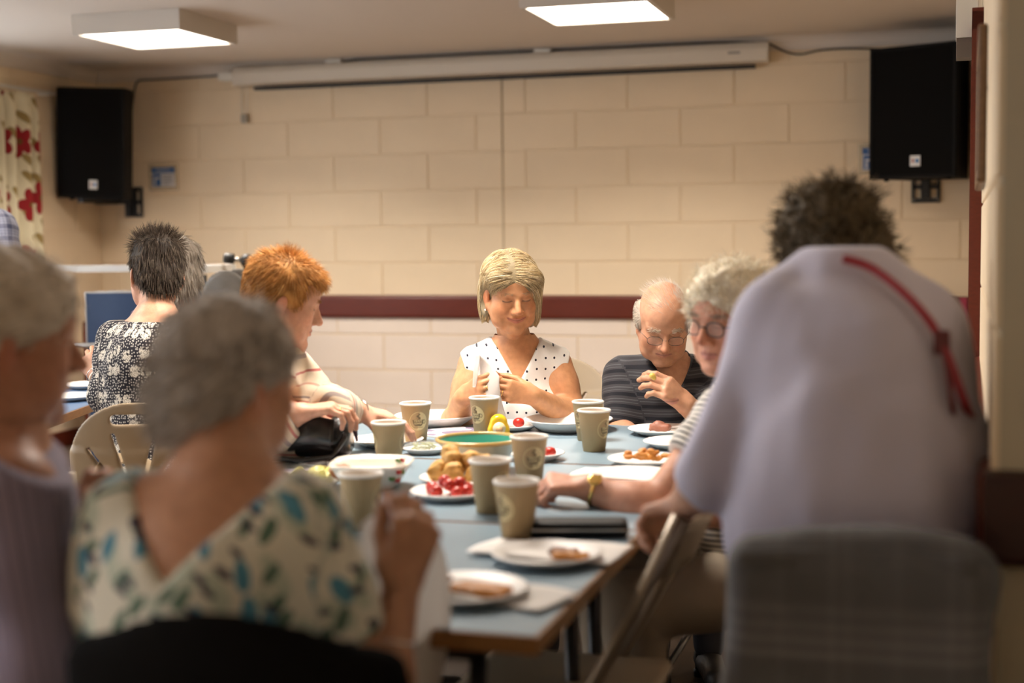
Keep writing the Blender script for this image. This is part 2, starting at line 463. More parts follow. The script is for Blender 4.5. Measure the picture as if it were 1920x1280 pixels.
def head_tint(V, M, base, lip=(.62,.30,.26), age=0.3, lash=0.6, smile=0.0, mouth_open=0.0):
    """colour of the skin itself over the face: lips, ruddy nose and cheeks, lash line"""
    Mi = np.linalg.inv(M); L = V @ Mi[:3,:3].T + Mi[:3,3]
    c = np.tile(np.array(base), (len(V), 1))
    x, y, z = L[:,0], L[:,1], L[:,2]
    def blob(cx, cy, cz, r): return np.exp(-((np.abs(x)-cx)**2 + (y-cy)**2 + (z-cz)**2)/r**2)[:, None]
    red = np.array([1.06, .80, .74])
    w = np.clip(.7*blob(.042,.07,-.02,.022) + .8*blob(0,.115,-.024,.014) + .9*blob(.078,-.012,-.004,.03), 0, 1)
    c = c*(1-w) + c*red*w
    # slightly darker, browner skin round the eyes
    w = .25*blob(.032,.09,.012,.018); c = c*(1-w) + c*np.array([.80,.68,.62])*w
    vein = vnoise(L, 90)[:, None]; c = c*(.93 + .14*vein)
    mz = -.0545; cx = .0255 + .005*smile
    lx = np.clip(1 - (x/cx)**2, 0, 1); zc = mz + .0065*smile*(x/cx)**2 - mouth_open*.5*lx
    up = (z - zc)/(.0072*np.sqrt(lx) + 1e-4); dn = (zc - z)/((.0100 + mouth_open)*np.sqrt(lx) + 1e-4)
    ins = ((up > 0) & (up < 1) | (dn >= 0) & (dn < 1)) & (lx > .02) & (y > .07)
    wl = np.where(ins, .75, 0)[:, None]; c = c*(1-wl) + np.array(lip)*wl
    line = np.exp(-((z - zc)/.0016)**2)*(lx > 0)*(y > .075); wl = (.75*line)[:, None]; c = c*(1-wl) + np.array(lip)*.3*wl
    ex = np.abs(np.abs(x) - .0315)
    sl = np.exp(-((z - (.0052 + (ex/.014)**2*.002))/.0021)**2)*(ex < .0150)*(y > .07); w = (lash*sl)[:, None]
    c = c*(1-w) + np.array([.07,.045,.035])*w
    return np.clip(c, 0, 1)
def hand_prims(w, d, n, side, curl, s=1.0, spread=.06, thumb=((.5,.75,.45),(.75,.35,.55),(.85,.1,.5)), g='skin'):
    """w wrist, d wrist->knuckles, n palm normal, side 'R'/'L', curl: 4 x (knuckle, middle, end) angles"""
    w, d, n = A3(w), A3(d), A3(n); d /= np.linalg.norm(d); n = n - d*(n @ d); n /= np.linalg.norm(n)
    t = np.cross(d, n) if side == 'R' else -np.cross(d, n)
    q = []; off = (.030, .0105, -.0095, -.0285); ln = ((.043,.025,.021),(.047,.029,.022),(.043,.027,.021),(.034,.020,.018))
    b0 = (.084, .088, .084, .076); rr = (.0094, .0096, .0092, .0082)
    for i in range(4):
        base = w + (d*b0[i] + t*off[i]*.95)*s
        q.append(cone(w + (d*.008 + t*off[i]*.42)*s, base - n*.002*s, .0165*s, .0118*s, k=.012*s, g=g))
        p = base; a = 0.0; dd = d + t*spread*(1.2-.8*i); dd /= np.linalg.norm(dd)
        for j in range(3):
            a += curl[i][j]; v = dd*math.cos(a) + n*math.sin(a); e = p + v*ln[i][j]*s
            q.append(cone(p, e, rr[i]*s*(1.04,.97,.90)[j], rr[i]*s*(.97,.90,.78)[j], k=.0022*s if j else .0032*s, g=g))
            if j < 2: q.append(ell(e - n*math.cos(a)*.001*s + dd*math.sin(a)*.001*s, (rr[i]*s*.98,)*3, k=.002*s, g=g))
            p = e
    p = w + (d*.022 + t*.024 + n*.010)*s; rad = (.0150, .0115, .0100, .0085); ll = (.046, .033, .026)
    q.append(cone(w + (d*.012 + t*.012)*s, p, .017*s, .017*s, k=.015*s, g=g))
    for j in range(3):
        v = d*thumb[j][0] + t*thumb[j][1] + n*thumb[j][2]; v /= np.linalg.norm(v); e = p + v*ll[j]*s
        q.append(cone(p, e, rad[j]*s, rad[j+1]*s, k=.010*s if j == 0 else .004*s, g=g)); p = e
    return q
def curls(*a):
    return tuple(tuple(x) for x in a) if len(a) == 4 else (a[0],)*4
def skin_mat(name, rough=0.5, bump=0.42, sss=0.12):
    """skin: the tint attribute carries the skin's own colour; pores and fine creases as bump"""
    if name in MATS: return MATS[name]
    t = NT(name, rough); t.b.inputs['Specular IOR Level'].default_value = 0.4
    a = t.N.new('ShaderNodeAttribute'); a.attribute_name = 'tint'
    o = t.obj(); n1 = t.noise(o, 55, 4); n2 = t.noise(o, 320, 2)
    v = t.ramp(n1, [(.35, (.90,.86,.84)), (.65, (1.05,1.04,1.03))])
    mx = t.N.new('ShaderNodeMix'); mx.data_type = 'RGBA'; mx.blend_type = 'MULTIPLY'; mx.inputs[0].default_value = 1
    t.L.new(a.outputs['Color'], mx.inputs[6]); t.L.new(v, mx.inputs[7])
    t.bump(t.math('ADD', t.math('MULTIPLY', n1, 1.0), t.math('MULTIPLY', n2, .4)), bump, .002)
    t.b.inputs['Subsurface Weight'].default_value = sss; t.b.inputs['Subsurface Radius'].default_value = (.008,.0028,.0014); t.b.inputs['Subsurface Scale'].default_value = 1.0
    MATS[name] = t.done(mx.outputs[2]); return MATS[name]
def hair_mat(name, rough=0.5):
    if name in MATS: return MATS[name]
    t = NT(name, .6); t.b.inputs['Specular IOR Level'].default_value = 0.16
    a = t.N.new('ShaderNodeAttribute'); a.attribute_name = 'tint'
    MATS[name] = t.done(a.outputs['Color']); return MATS[name]
def strands(roots, dirs, lens, rad, bend, seg=5, sides=3, jitter=.15, rng=None, hug=None, kill=None):
    """tapered hair strands as one VQ (quads). bend(p, d, t) -> added direction; hug(p) -> pushed-out point"""
    rng = rng or np.random.RandomState(1); N = len(roots)
    p = roots.copy(); d = dirs/np.linalg.norm(dirs, axis=1)[:, None]
    pts = [p.copy()]
    for i in range(seg):
        d = d + bend(p, d, (i+.5)/seg) + rng.normal(0, jitter, (N, 3))/seg
        d /= np.linalg.norm(d, axis=1)[:, None]
        p = p + d*(lens/seg)[:, None]
        if hug is not None: p = hug(p)
        pts.append(p.copy())
    pts = np.stack(pts, 1)                                  # N, seg+1, 3
    if kill is not None: pts = pts[~kill(pts.reshape(-1, 3)).reshape(N, seg+1).any(1)]; N = len(pts)
    tan = np.gradient(pts, axis=1); tan /= np.linalg.norm(tan, axis=2)[..., None] + 1e-9
    ref = rng.normal(0, 1, (N, 1, 3)); u = np.cross(tan, ref); u /= np.linalg.norm(u, axis=2)[..., None] + 1e-9; w = np.cross(tan, u)
    tt = np.linspace(0, 1, seg+1); r = rad*np.clip(1.05 - tt**2, .12, 1)[None, :, None]
    V = np.stack([pts + (u*math.cos(2*math.pi*k/sides) + w*math.sin(2*math.pi*k/sides))*r for k in range(sides)], 2)   # N,seg+1,sides,3
    S1 = seg+1; base = np.arange(N)[:, None, None]*S1*sides; i = np.arange(seg)[None, :, None]; k = np.arange(sides)[None, None, :]
    k2 = (k+1) % sides
    Q = np.stack([base+i*sides+k, base+i*sides+k2, base+(i+1)*sides+k2, base+(i+1)*sides+k], -1).reshape(-1, 4)
    return V.reshape(-1, 3), Q
def surf_sample(V, Q, n, rng, keep=None):
    """random points and outward normals on a mesh"""
    a, b, c = V[Q[:,0]], V[Q[:,1]], V[Q[:,2]]; nr = np.cross(b-a, V[Q[:,3]]-a); ar = np.linalg.norm(nr, axis=1)
    cen = V[Q].mean(1)
    if keep is not None: ar = ar*keep(cen)
    j = rng.choice(len(Q), n, p=ar/ar.sum()); w = rng.rand(n, 4); w /= w.sum(1)[:, None]
    p = (V[Q[j]]*w[..., None]).sum(1); nn = nr[j]/(np.linalg.norm(nr[j], axis=1)[:, None] + 1e-12)
    return p, nn
class Person:
    """body = one continuous skin mesh; clothes, hair, glasses and jewellery are its children"""
    def __init__(s, name, label, origin):
        s.prims = []; s.label = label; s.name = name; s.origin = A3(origin); s.kids = []; s.regions = []
    def head(s, c, fwd, up, scale=1.0, **kw):
        s.HM = frame(c, fwd, up, scale); s.hkw = kw; s.hp = [x.xf(s.HM) for x in head_prims(**kw)]
        s.prims = s.hp + s.prims; return s
    def L(s, x, y, z):
        """head-local point -> world"""
        return s.HM[:3,:3] @ np.array((x, y, z)) + s.HM[:3,3]
    def skin(s, base, mats, res=.004, lo=None, hi=None, extra=(), tint=None, boxes=None):
        """boxes: list of (lo, hi, res) world boxes to polygonise (split at different resolutions)"""
        parts = []
        for lo, hi, r in boxes: parts.append(solid(s.prims + list(extra), r, lo, hi))
        V, Q = join_vq(parts)
        col = head_tint(V, s.HM, base, **(tint or {})) if hasattr(s, 'HM') else np.tile(np.array(base), (len(V), 1))*(.93+.14*vnoise(V, 90)[:, None])
        o = np_mesh(s.name, V - s.origin, Q, mats, None, col)
        o.location = Vector(s.origin); bpy.context.view_layer.update()
        tag(o, s.label, 'person'); s.o = o; return o
    def child(s, name, V, Q, m, col=None, pat=None, label=None):
        o = np_mesh(name, V - s.origin, Q, m, None, col, pat); o.parent = s.o
        if label: o['label'] = label
        return o
    def mb(s, name, mb, m, label=None, parent=None):
        """an MB in world coordinates becomes a child"""
        o = mesh_obj(name, [Vector(v) - Vector(s.origin) for v in mb.v], mb.f, m); o.data.polygons.foreach_set('use_smooth', mb.sm)
        o.parent = parent or s.o
        if label: o['label'] = label
        return o
def limb_pat(V, axes, up_ref=None):
    """pattern coordinates (u round, v along, id) from the nearest of several axes: (a, b, radius, v0)"""
    best = np.full(len(V), 1e9); out = np.zeros((len(V), 3))
    for i, (a, b, r, v0) in enumerate(axes):
        a, b = A3(a), A3(b); ax = b - a; L = np.linalg.norm(ax); ax /= L
        q = V - a; h = q @ ax; hc = np.clip(h, 0, L); rad = q - hc[:, None]*ax; dist = np.linalg.norm(rad, axis=1) - r
        ref = np.cross(ax, np.array([0.3,1,.1])); ref /= np.linalg.norm(ref); r2 = np.cross(ax, ref)
        ang = np.arctan2(q @ r2, q @ ref)
        m = dist < best; best = np.where(m, dist, best)
        out[m] = np.stack([ang*r, h + v0, np.full(len(V), float(i))], 1)[m]
    return out
def halfspace(pt, nrm):
    """negative on the side nrm points to (that side is removed when used as a cut)"""
    pt, nrm = A3(pt), A3(nrm); nrm = nrm/np.linalg.norm(nrm)
    return lambda p: -((p - pt) @ nrm)
def cuff(E, W, t, r=.085):
    """ends a sleeve: removes what lies beyond fraction t of the way E->W, close to that limb only"""
    E, W = A3(E), A3(W); ax = W - E; L = np.linalg.norm(ax); ax = ax/L
    def f(q):
        d = q - E; h = d @ ax; rad = np.sqrt(np.maximum((d*d).sum(1) - h*h, 0)); return np.maximum(np.maximum(t*L - h, rad - r), h - L - .12)
    return f
def torso_prims(P0, C, N, SL, SR, w=1.0, depth=1.0, bust=0.0, belly=0.0, pad=0.0, sh=.050, g='torso'):
    """pelvis P0, chest C, neck base N, shoulder joints"""
    P0, C, N, SL, SR = map(A3, (P0, C, N, SL, SR))
    x = SR - SL; x /= np.linalg.norm(x); up = N - P0; up /= np.linalg.norm(up); f = np.cross(up, x); f /= np.linalg.norm(f); up = np.cross(x, f)
    R = np.stack([x, f, up], 1); W = P0*.45 + C*.55
    H = np.linalg.norm(C - P0)
    q = [ell(C, (.150*w+pad, .108*depth+pad, .165+pad), R, k=0, g=g),
         ell(W, (.148*w+pad, .112*depth+pad, H*.5+pad), R, k=.06, g=g),
         ell(P0, (.178*w+pad, .135*depth+pad, .13+pad), R, k=.06, g=g)]
    q.append(cone(N - up*.02, SL, .050*w+pad, sh+pad, k=.05, g=g)); q.append(cone(N - up*.02, SR, .050*w+pad, sh+pad, k=.05, g=g))
    q.append(cone(C + up*.05, N - up*.03, .085*w+pad, .055+pad, k=.05, g=g))
    if bust:
        for s in (-1, 1): q.append(ell(C + x*s*.075*w + f*.075*depth - up*.03, (.062*bust+pad, .058*bust+pad, .066*bust+pad), R, k=.05, g=g))
    if belly: q.append(ell(W + f*.05*depth - up*.02, (.135*w+pad, .085*belly+pad, .13+pad), R, k=.06, g=g))
    return q, R
def arm_prims(S, E, W, r=(.050,.040,.041,.0265), k=.03, g='arm'):
    S, E, W = map(A3, (S, E, W)); m = S + (E-S)*.35; f = E + (W-E)*.28
    return [cone(S, m, r[0], r[0]*.98, k=.045, g=g), cone(m, E, r[0]*.98, r[1], k=k, g=g), cone(E, f, r[1], r[2]*1.05, k=k, g=g), cone(f, W, r[2]*1.05, r[3], k=k, g=g)]
def folds(amp, scale, stretch=(1,1,1)):
    st = np.array(stretch)
    return lambda p: ((vnoise(p*st, scale) - .5)*amp + (vnoise(p*st + 7.3, scale*2.3) - .5)*amp*.45).astype(F32)
def legs(person, hips, knees, feet, m, shoe, r=.075):
    """trousers and shoes of a seated or standing person"""
    V, Q = join_vq([solid([cone(h, k, r*1.15, r*.82, k=.03), cone(k, (A3(f)+np.array((0,0,.09))), r*.82, r*.62, k=.03)], .014) for h, k, f in zip(hips, knees, feet)])
    person.child('trousers', V, Q, m)
    for f, k in zip(feet, knees):
        d = A3(f) - A3(k); d[2] = 0
        fw = np.array(person.facing); fw = fw/np.linalg.norm(fw)
        f = A3(f)
        V, Q = solid([cone(f + np.array((0,0,.045)) - fw*.03, f + fw*.15 + np.array((0,0,.035)), .043, .034, k=.02)], .01)
        V[:,2] = np.maximum(V[:,2], f[2]); person.child('shoe', V, Q, shoe)
# ------------------------------------------------------------------ the room
D, XL, ZC = 8.35, -5.36, 2.43
def xr(y): return 0.043 + 0.0186*y          # the hall's right wall runs very slightly askew
YB = -3.6                                    # wall behind
def wall_mat(name, col, two=None):
    t = NT(name, .62)
    o = t.obj(); n1 = t.noise(o, 3.0, 4); n2 = t.noise(o, 220, 3); n3 = t.noise(o, 26, 4)
    c = t.mix(t.step(n1, .3, .7), tuple(x*.97 for x in col), tuple(min(1,x*1.02) for x in col))
    t.b.inputs['Specular IOR Level'].default_value = .35
    t.bump(t.math('ADD', n2, t.math('MULTIPLY', n3, .8)), .22, .003)
    return t.done(c)
M_CREAM = wall_mat('cream_paint', (.82, .655, .455))
M_PALE = wall_mat('pale_paint', (.82, .70, .60))
M_CEIL = mat('ceiling_paint', (.70, .615, .53), .8, bump=.15, bscale=160, var=.02, vscale=2)
M_WHITE = mat('white_paint', (.80, .76, .68), .45)
M_FLOOR = mat('floor_vinyl', (.105, .074, .052), .7, var=.12, vscale=30, spec=.2)
def wood_mat(name, col, scale=14, rough=.38, dark=.55):
    t = NT(name, rough); o = t.obj(); s = t.sep(o)
    v = t.comb(t.math('MULTIPLY', s[0], .6), t.math('MULTIPLY', s[1], 3.0), t.math('MULTIPLY', s[2], 9.0))
    n = t.noise(v, scale, 6); f = t.noise(v, scale*6, 3)
    t.b.inputs['Specular IOR Level'].default_value = .45
    return t.done(t.mix(t.math('ADD', t.math('MULTIPLY', n, .8), t.math('MULTIPLY', f, .25)), tuple(x*dark for x in col), tuple(x*1.35 for x in col)))
M_MAHOG = wood_mat('mahogany', (.120, .018, .007))
M_OAK = wood_mat('light_wood_edge', (.36, .20, .075), 10)
M_BLACK = mat('black_plastic', (.012,.011,.010), .5)
M_METAL = mat('brushed_metal', (.55,.53,.50), .32, 1.0)
M_STEEL = mat('painted_steel_black', (.018,.018,.019), .4)

def plane_wall(name, pts, m):
    return struct(mesh_obj(name, pts, [(0,1,2,3)], m))
# floor, ceiling
fl = MB().box(((XL+1.4)/2, (D+YB)/2, -.05), (1.4-XL+.4, D-YB+.4, .1)).build('floor', M_FLOOR); struct(fl)
ce = MB().box(((XL+1.4)/2, (D+YB)/2, ZC+.05), (1.4-XL+.4, D-YB+.4, .1)).build('ceiling', M_CEIL); struct(ce)
# wall cores (the joints lie on their faces)
wb = struct(MB().box(((XL+.5)/2, D+.06, ZC/2), (.5-XL+.3, .12, ZC)).build('wall_back', M_CREAM))
# left wall with its row of windows
WIN = [(5.35, 7.50), (2.2, 4.4), (-1.0, 1.2)]
m = MB(); ys = [YB] + sorted(y for w in WIN for y in w) + [D]
for i in range(0, len(ys), 2): m.box((XL-.06, (ys[i]+ys[i+1])/2, ZC/2), (.12, ys[i+1]-ys[i], ZC))
for a, b in WIN:
    m.box((XL-.06, (a+b)/2, .475), (.12, b-a, .95)); m.box((XL-.06, (a+b)/2, (2.10+ZC)/2), (.12, b-a, ZC-2.10))
wl = struct(m.build('wall_left', M_CREAM))
# right wall (slightly askew), the pier near the camera and the wall behind it
ang = math.atan(.0186)
m = MB(); m.prism([(xr(2.32), 2.32), (xr(2.32)+.12, 2.32), (xr(D)+.12, D), (xr(D), D)], 0, ZC)
wr = struct(m.build('wall_right', M_CREAM))
pier = struct(MB().box((.80, 2.20+.06, ZC/2), (1.42, .12, ZC)).build('wall_pier', wall_mat('shaded_pier_paint', (.46,.40,.29))))  # greenish grey, darkened so the colour carries the pier's shade
struct(MB().box((1.50, (2.14+YB)/2, ZC/2), (.1, 2.14-YB, ZC)).build('wall_right_rear', M_CREAM))
struct(MB().box(((XL+1.45)/2, YB-.06, ZC/2), (1.45-XL, .12, ZC)).build('wall_rear', M_CREAM))
# painted blocks, laid in half bond, each proud of the joints
def block_mesh(w, h, m):
    b = MB().box((0,0,0), (w, .012, h), bev=.003); me = bpy.data.meshes.new('block'); me.from_pydata(b.v, [], b.f); me.materials.append(m); me.update(); return me
BM = {}
def block(parent, M, w, h, m):
    key = (round(w,3), round(h,3), m.name)
    if key not in BM: BM[key] = block_mesh(w, h, m)
    o = bpy.data.objects.new('block', BM[key]); COL.objects.link(o); o.matrix_world = M; o.parent = parent
def lay(parent, length, M, start, holes=(), split=None, z0=.0275, top=ZC-.075, m_hi=M_CREAM, m_lo=M_PALE):
    n = -1
    while True:
        za, zb = z0 + .225*n, z0 + .225*(n+1); n += 1
        if za >= top: break
        za, zb = max(za, 0), min(zb, top)
        if zb - za < .03: continue
        x = start + (0 if n % 2 else .315) - .63*3
        xs = []
        while x < length: xs.append(x); x += .63
        xs = [v for v in xs if 0 < v < length]; xs = [0] + xs + [length]
        if split: xs = sorted(xs + [split])
        for a, b in zip(xs[:-1], xs[1:]):
            if b - a < .02: continue
            segs = [(a, b)]
            for ha, hb, hz0, hz1 in holes:
                if zb > hz0+.02 and za < hz1-.02:
                    segs = [s for q in segs for s in ((q[0], min(q[1], ha)), (max(q[0], hb), q[1])) if s[1]-s[0] > .02]
            for a2, b2 in segs:
                zz = [(za, zb)]
                for u, v in zz:
                    block(parent, M @ T((a2+b2)/2, 0, (u+v)/2), b2-a2-.008, v-u-.008, m_lo if v < .95 else m_hi)
JX = -2.545                                   # movement joint
lay(wb, xr(D)-XL, T(XL, D-.0004, 0), (-3.342-XL) % .63, split=JX-XL)
lay(wl, D-6.6, Matrix.Translation((XL-.001, 6.6, 0)) @ RZ(math.pi/2), .2, holes=[(-1, .9, .95, 2.10)], m_lo=M_CREAM)
lay(wr, 4.1, Matrix.Translation((xr(D)+.001, D, 0)) @ RZ(-math.pi/2 - ang), .25, m_lo=M_CREAM)
lay(wr, 2.0, Matrix.Translation((xr(4.2)+.001, 4.2, 0)) @ RZ(-math.pi/2 - ang), .35, m_lo=M_CREAM)
struct(MB().tube([(JX, D-.003, .1), (JX, D-.003, ZC-.07)], .007, 8).build('trim_1', mat('joint_sealant', (.52,.40,.25), .5)))
# dado rail (three walls) and coving
def dado(name, M, length, mt=None):
    m = MB(); h = .145; prof = [(0,0),(.020,.006),(.024,.02),(.024,h-.02),(.020,h-.006),(0,h)]
    n = len(prof); vs = [(x, -p, z) for x in (0, length) for p, z in prof]
    fs = [(k, k+1, n+k+1, n+k) for k in range(n-1)] + [tuple(range(n))[::-1], tuple(range(n, 2*n))]
    m.add(vs, fs, False, M @ T(0,0,.806)); return struct(m.build(name, mt or M_MAHOG))
dado('trim_2', T(XL, D-.009, 0), -.02-XL); dado('trim_3', T(.068, 2.198, 0), 1.38, wood_mat('shaded_mahogany', (.030,.006,.004)))  # the pier's rail is the same mahogany, darkened to stand for shade
dado('trim_4', Matrix.Translation((xr(6.1), 6.1, 0)) @ RZ(-math.pi/2 - ang), 3.9)
def cove(name, M, length):
    prof = [(0,0)] + [(.078 - .07*math.cos(a), .008 + .07*math.sin(a)) for a in [k*math.pi/12 for k in range(7)]] + [(.078,.078),(0,.078)]
    n = len(prof); vs = [(x, -p, z) for x in (0, length) for p, z in prof]
    fs = [(k, (k+1) % n, n+(k+1) % n, n+k) for k in range(n)] + [tuple(range(n))[::-1], tuple(range(n, 2*n))]
    m = MB(); m.add(vs, fs, False, M @ T(0,0,ZC-.078)); return struct(m.build(name, M_CEIL))
cove('trim_5', T(XL, D, 0), xr(D)-XL); cove('trim_6', Matrix.Translation((XL, YB, 0)) @ RZ(math.pi/2), D-YB)
cove('trim_7', Matrix.Translation((xr(D), D, 0)) @ RZ(-math.pi/2 - ang), 6.1)
struct(MB().box(((XL+.1)/2, D-.012, .05), (.1-XL, .024, .1)).build('baseboard_back', M_MAHOG))
struct(MB().box((XL+.012, (D+YB)/2, .05), (.024, D-YB, .1)).build('baseboard_left', M_MAHOG))
# windows with daylight behind
M_PANE = mat('window_glass', (.9,.95,1), .03, alpha=.12)
M_FRAME = mat('window_frame_white', (.75,.75,.72), .4)
for i, (a, b) in enumerate(WIN):
    m = MB(); c = (a+b)/2; zc_ = (.95+2.10)/2
    for y in (a+.03, c, b-.03): m.box((XL-.05, y, zc_), (.06, .06, 1.15))
    for z in (.98, 2.07): m.box((XL-.05, c, z), (.06, b-a, .06))
    w = struct(m.build('window_%d' % (i+1), M_FRAME))
    for y in ((a+c)/2, (b+c)/2): MB().box((XL-.05, y, zc_), (.006, (b-a)/2-.09, 1.03)).build('pane', M_PANE, w)
    MB().box((XL+.03, c, .945), (.20, b-a+.06, .03)).build('sill', M_FRAME, w)
    area_light('daylight', (XL-.25, c, zc_), (0, -math.pi/2, 0), 1.15, b-a, DAYLIGHT*(.8, 2.0, 2.2)[i], (.86,.93,1.0))
# door in the right wall: frame only seen edge-on
m = MB(); yd = 4.25
R_ = Matrix.Translation((xr(yd), yd, 0)) @ RZ(math.pi/2 - ang)
m.box((.03, .018, .96), (.06, .036, 1.92)); m.box((.97, .018, .96), (.06, .036, 1.92)); m.box((.5, .018, 1.90), (1.0, .036, .06))
d1 = struct(m.build('door_1', M_MAHOG)); d1.matrix_world = R_
MB().box((.5, .005, .94), (.88, .02, 1.86)).build('door_leaf', mat('door_paint', (.62,.55,.44), .5), d1)
# ------------------------------------------------------------------ ceiling lights
M_LAMP = mat('lit_diffuser', (1,1,1), .5, emit=(1.0,.90,.77, LAMP*.2))
M_LHOUS = mat('lamp_housing', (.60,.545,.48), .5)
def ceiling_lamp(x, y, label):
    t = thing('ceiling_light', (x, y, ZC-.10)); w = .60
    m = MB()
    for s in (-1, 1):
        m.box((s*(w/2-.011), 0, .05), (.022, w, .10)); m.box((0, s*(w/2-.011), .05), (w-.044, .022, .10))
    m.box((0,0,.095), (w-.044, w-.044, .01)); m.build('housing', M_LHOUS, t)
    MB().box((0,0,.010), (w-.046, w-.046, .008)).build('diffuser', M_LAMP, t)
    l = area_light('lamp_light', (x, y, ZC-.0965), (0,0,0), w-.06, w-.06, LAMP, (1.0,.905,.80)); l.data.spread = math.radians(140); l.data.shape = 'SQUARE'
    tag(t, label, 'ceiling light', 'square ceiling light boxes')
ceiling_lamp(-3.84, 6.55, 'lit square light box on ceiling near the corner with the curtain')
ceiling_lamp(-1.515, 6.53, 'lit square light box on ceiling above the seated group, cut by picture edge')
for x, y, w_ in ((-3.84, 3.64, 'the far tables'), (-1.515, 3.64, 'the middle of the blue table'), (-3.84, .74, 'the window side of the hall'), (-1.515, -2.16, 'the rear of the hall'), (-3.84, -2.16, 'the rear window side')):  # unseen lamps, added and placed to light the faces and foreground
    ceiling_lamp(x, y, 'added square ceiling light box outside the picture, over ' + w_)
# ------------------------------------------------------------------ projector screen on the back wall
t = thing('projector_screen', (-2.62, D-.012, 2.285))
L = 3.37
m = MB(); prof = [(0,0),(-.085,0),(-.10,.012),(-.10,.075),(-.085,.105),(-.06,.115),(0,.115)]
n = len(prof); vs = [(x, y, z) for x in (-L/2, L/2) for y, z in prof]
m.add(vs, [(k, (k+1)%n, n+(k+1)%n, n+k)[::-1] for k in range(n)] + [tuple(range(n)), tuple(range(2*n-1, n-1, -1))])
m.build('casing', mat('screen_casing', (.70,.63,.53), .35), t)
MB().box((-L/2-.05, -.05, .06), (.11, .07, .05), bev=.006).build('end_cap', M_WHITE, t)
MB().box((.03, -.05, -.022), (3.16, .035, .022), bev=.004).build('bottom_bar', M_BLACK, t)
for x in (-1.0, .35): MB().box((x, -.04, .125), (.10, .05, .016)).build('mounting_clip', M_WHITE, t)
MB().box((L/2-.19, -.101, .055), (.07, .002, .014)).build('maker_badge', mat('badge_grey', (.30,.27,.24), .4), t)
tag(t, 'long cream projector screen casing with black bar along the wall top', 'projector screen')
t = thing('pull_cord', (-4.262, D-.03, 2.06))
MB().tube([(-.012,0,.04),(-.020,0,.12),(-.006,0,.235)], .0025, 6).tube([(.012,0,.04),(.018,0,.13),(.020,0,.235)], .0025, 6).build('cord', M_WHITE, t)
MB().box((0,0,.02), (.045,.03,.055), bev=.008).build('toggle', mat('cord_toggle', (.34,.30,.24), .5), t)
tag(t, 'thin white pull cord with small toggle hanging from the screen casing', 'pull cord')
def cable(name, pts, label, r=.0055):
    P_ = [Vector(p) for p in pts]; out = []
    for i in range(len(P_)-1):
        p0, p1, p2, p3 = P_[max(i-1,0)], P_[i], P_[i+1], P_[min(i+2, len(P_)-1)]
        for k in range(6):
            u = k/6; out.append(.5*((2*p1) + (p2-p0)*u + (2*p0-5*p1+4*p2-p3)*u*u + (3*p1-p0-3*p2+p3)*u**3))
    out.append(P_[-1]); o = MB().tube(out, r, 6).build(name, M_BLACK); tag(o, label, 'cable'); return o
yw = D-.02
cable('speaker_cable', [on_y(x, y, yw) for x, y in [(448,131),(425,138),(395,143),(340,146),(290,149),(262,151),(254,160),(249,190),(246,225),(244,250)]], 'black cable from the screen casing down to the speaker by the curtain')
cable('speaker_cable', [on_y(x, y, yw) for x, y in [(1443,82),(1470,96),(1500,102),(1540,94),(1600,91),(1660,92),(1700,88),(1745,88)]], 'black cable from the screen casing to the speaker by the door')
cable('speaker_cable', [on_y(x, y, yw-.03) for x, y in [(600,124),(660,113),(690,110),(850,102),(1000,95),(1160,88),(1200,86),(1330,80),(1440,80)]], 'black cable lying along the top of the screen casing', .006)
# ------------------------------------------------------------------ loudspeakers
M_SPK = mat('speaker_black', (.006,.0052,.0045), .7, bump=.3, bscale=300, spec=.15)
M_GRILLE = mat('speaker_grille', (.005,.0045,.004), .8, bump=.6, bscale=900, spec=.12)
M_STICK = mat('sticker_white', (.75,.72,.68), .4); M_SBLUE = mat('sticker_blue', (.05,.22,.5), .4); M_SRED = mat('sticker_red', (.35,.03,.02), .4)
def speaker(name, loc, rz, tilt, label, w=.44, h=.66, dp=.36, badge=.02, roll=0.0):
    t = thing(name, loc, 0); t.matrix_world = T(loc) @ RZ(rz) @ RX(tilt) @ RY(math.radians(roll))
    m = MB(); out = [(-w/2,0),(w/2,0),(w/2*.62,dp),(-w/2*.62,dp)]
    m.prism(out, -h/2, h/2); m.build('cabinet', M_SPK, t)
    m = MB(); m.box((0,-.008,0), (w-.03,.016,h-.03), bev=.006); m.build('grille', M_GRILLE, t)
    for z in (h/2-.01, -h/2+.01): MB().box((0,-.011,z), (w,.022,.02), bev=.004).build('rim', M_SPK, t)
    for s in (-1, 1): MB().box((s*(w/2-.011),-.011,0), (.022,.022,h-.04), bev=.004).build('rim', M_SPK, t)
    b = MB().box((badge,-.018,-h/2+.09), (.056,.004,.056)).build('badge', M_STICK, t)
    MB().tube([(badge-.012,-.0205,-h/2+.082),(badge-.012,-.0205,-h/2+.10)], .005, 8).build('emblem', M_SRED, b)
    MB().tube([(badge+.012,-.0215,-h/2+.09),(badge+.012,-.0200,-h/2+.09)], .011, 12).build('emblem', M_SBLUE, b)
    for x in (-w*.36, w*.36): MB().tube([(x,.05,-h/2),(x,.05,-h/2-.012)], .014, 10).build('foot', M_SPK, t)
    tag(t, label, 'loudspeaker', 'wall loudspeakers'); return t
speaker('loudspeaker', at(172, 269, 8.90), math.radians(4), math.radians(2), 'black wall loudspeaker beside the flowered curtain', w=.462, h=.690, dp=.26, roll=3.0)
speaker('loudspeaker', (-.13, 7.93, 1.945), math.radians(-24), math.radians(0), 'black wall loudspeaker high up beside the dark door frame', w=.49, h=.70)
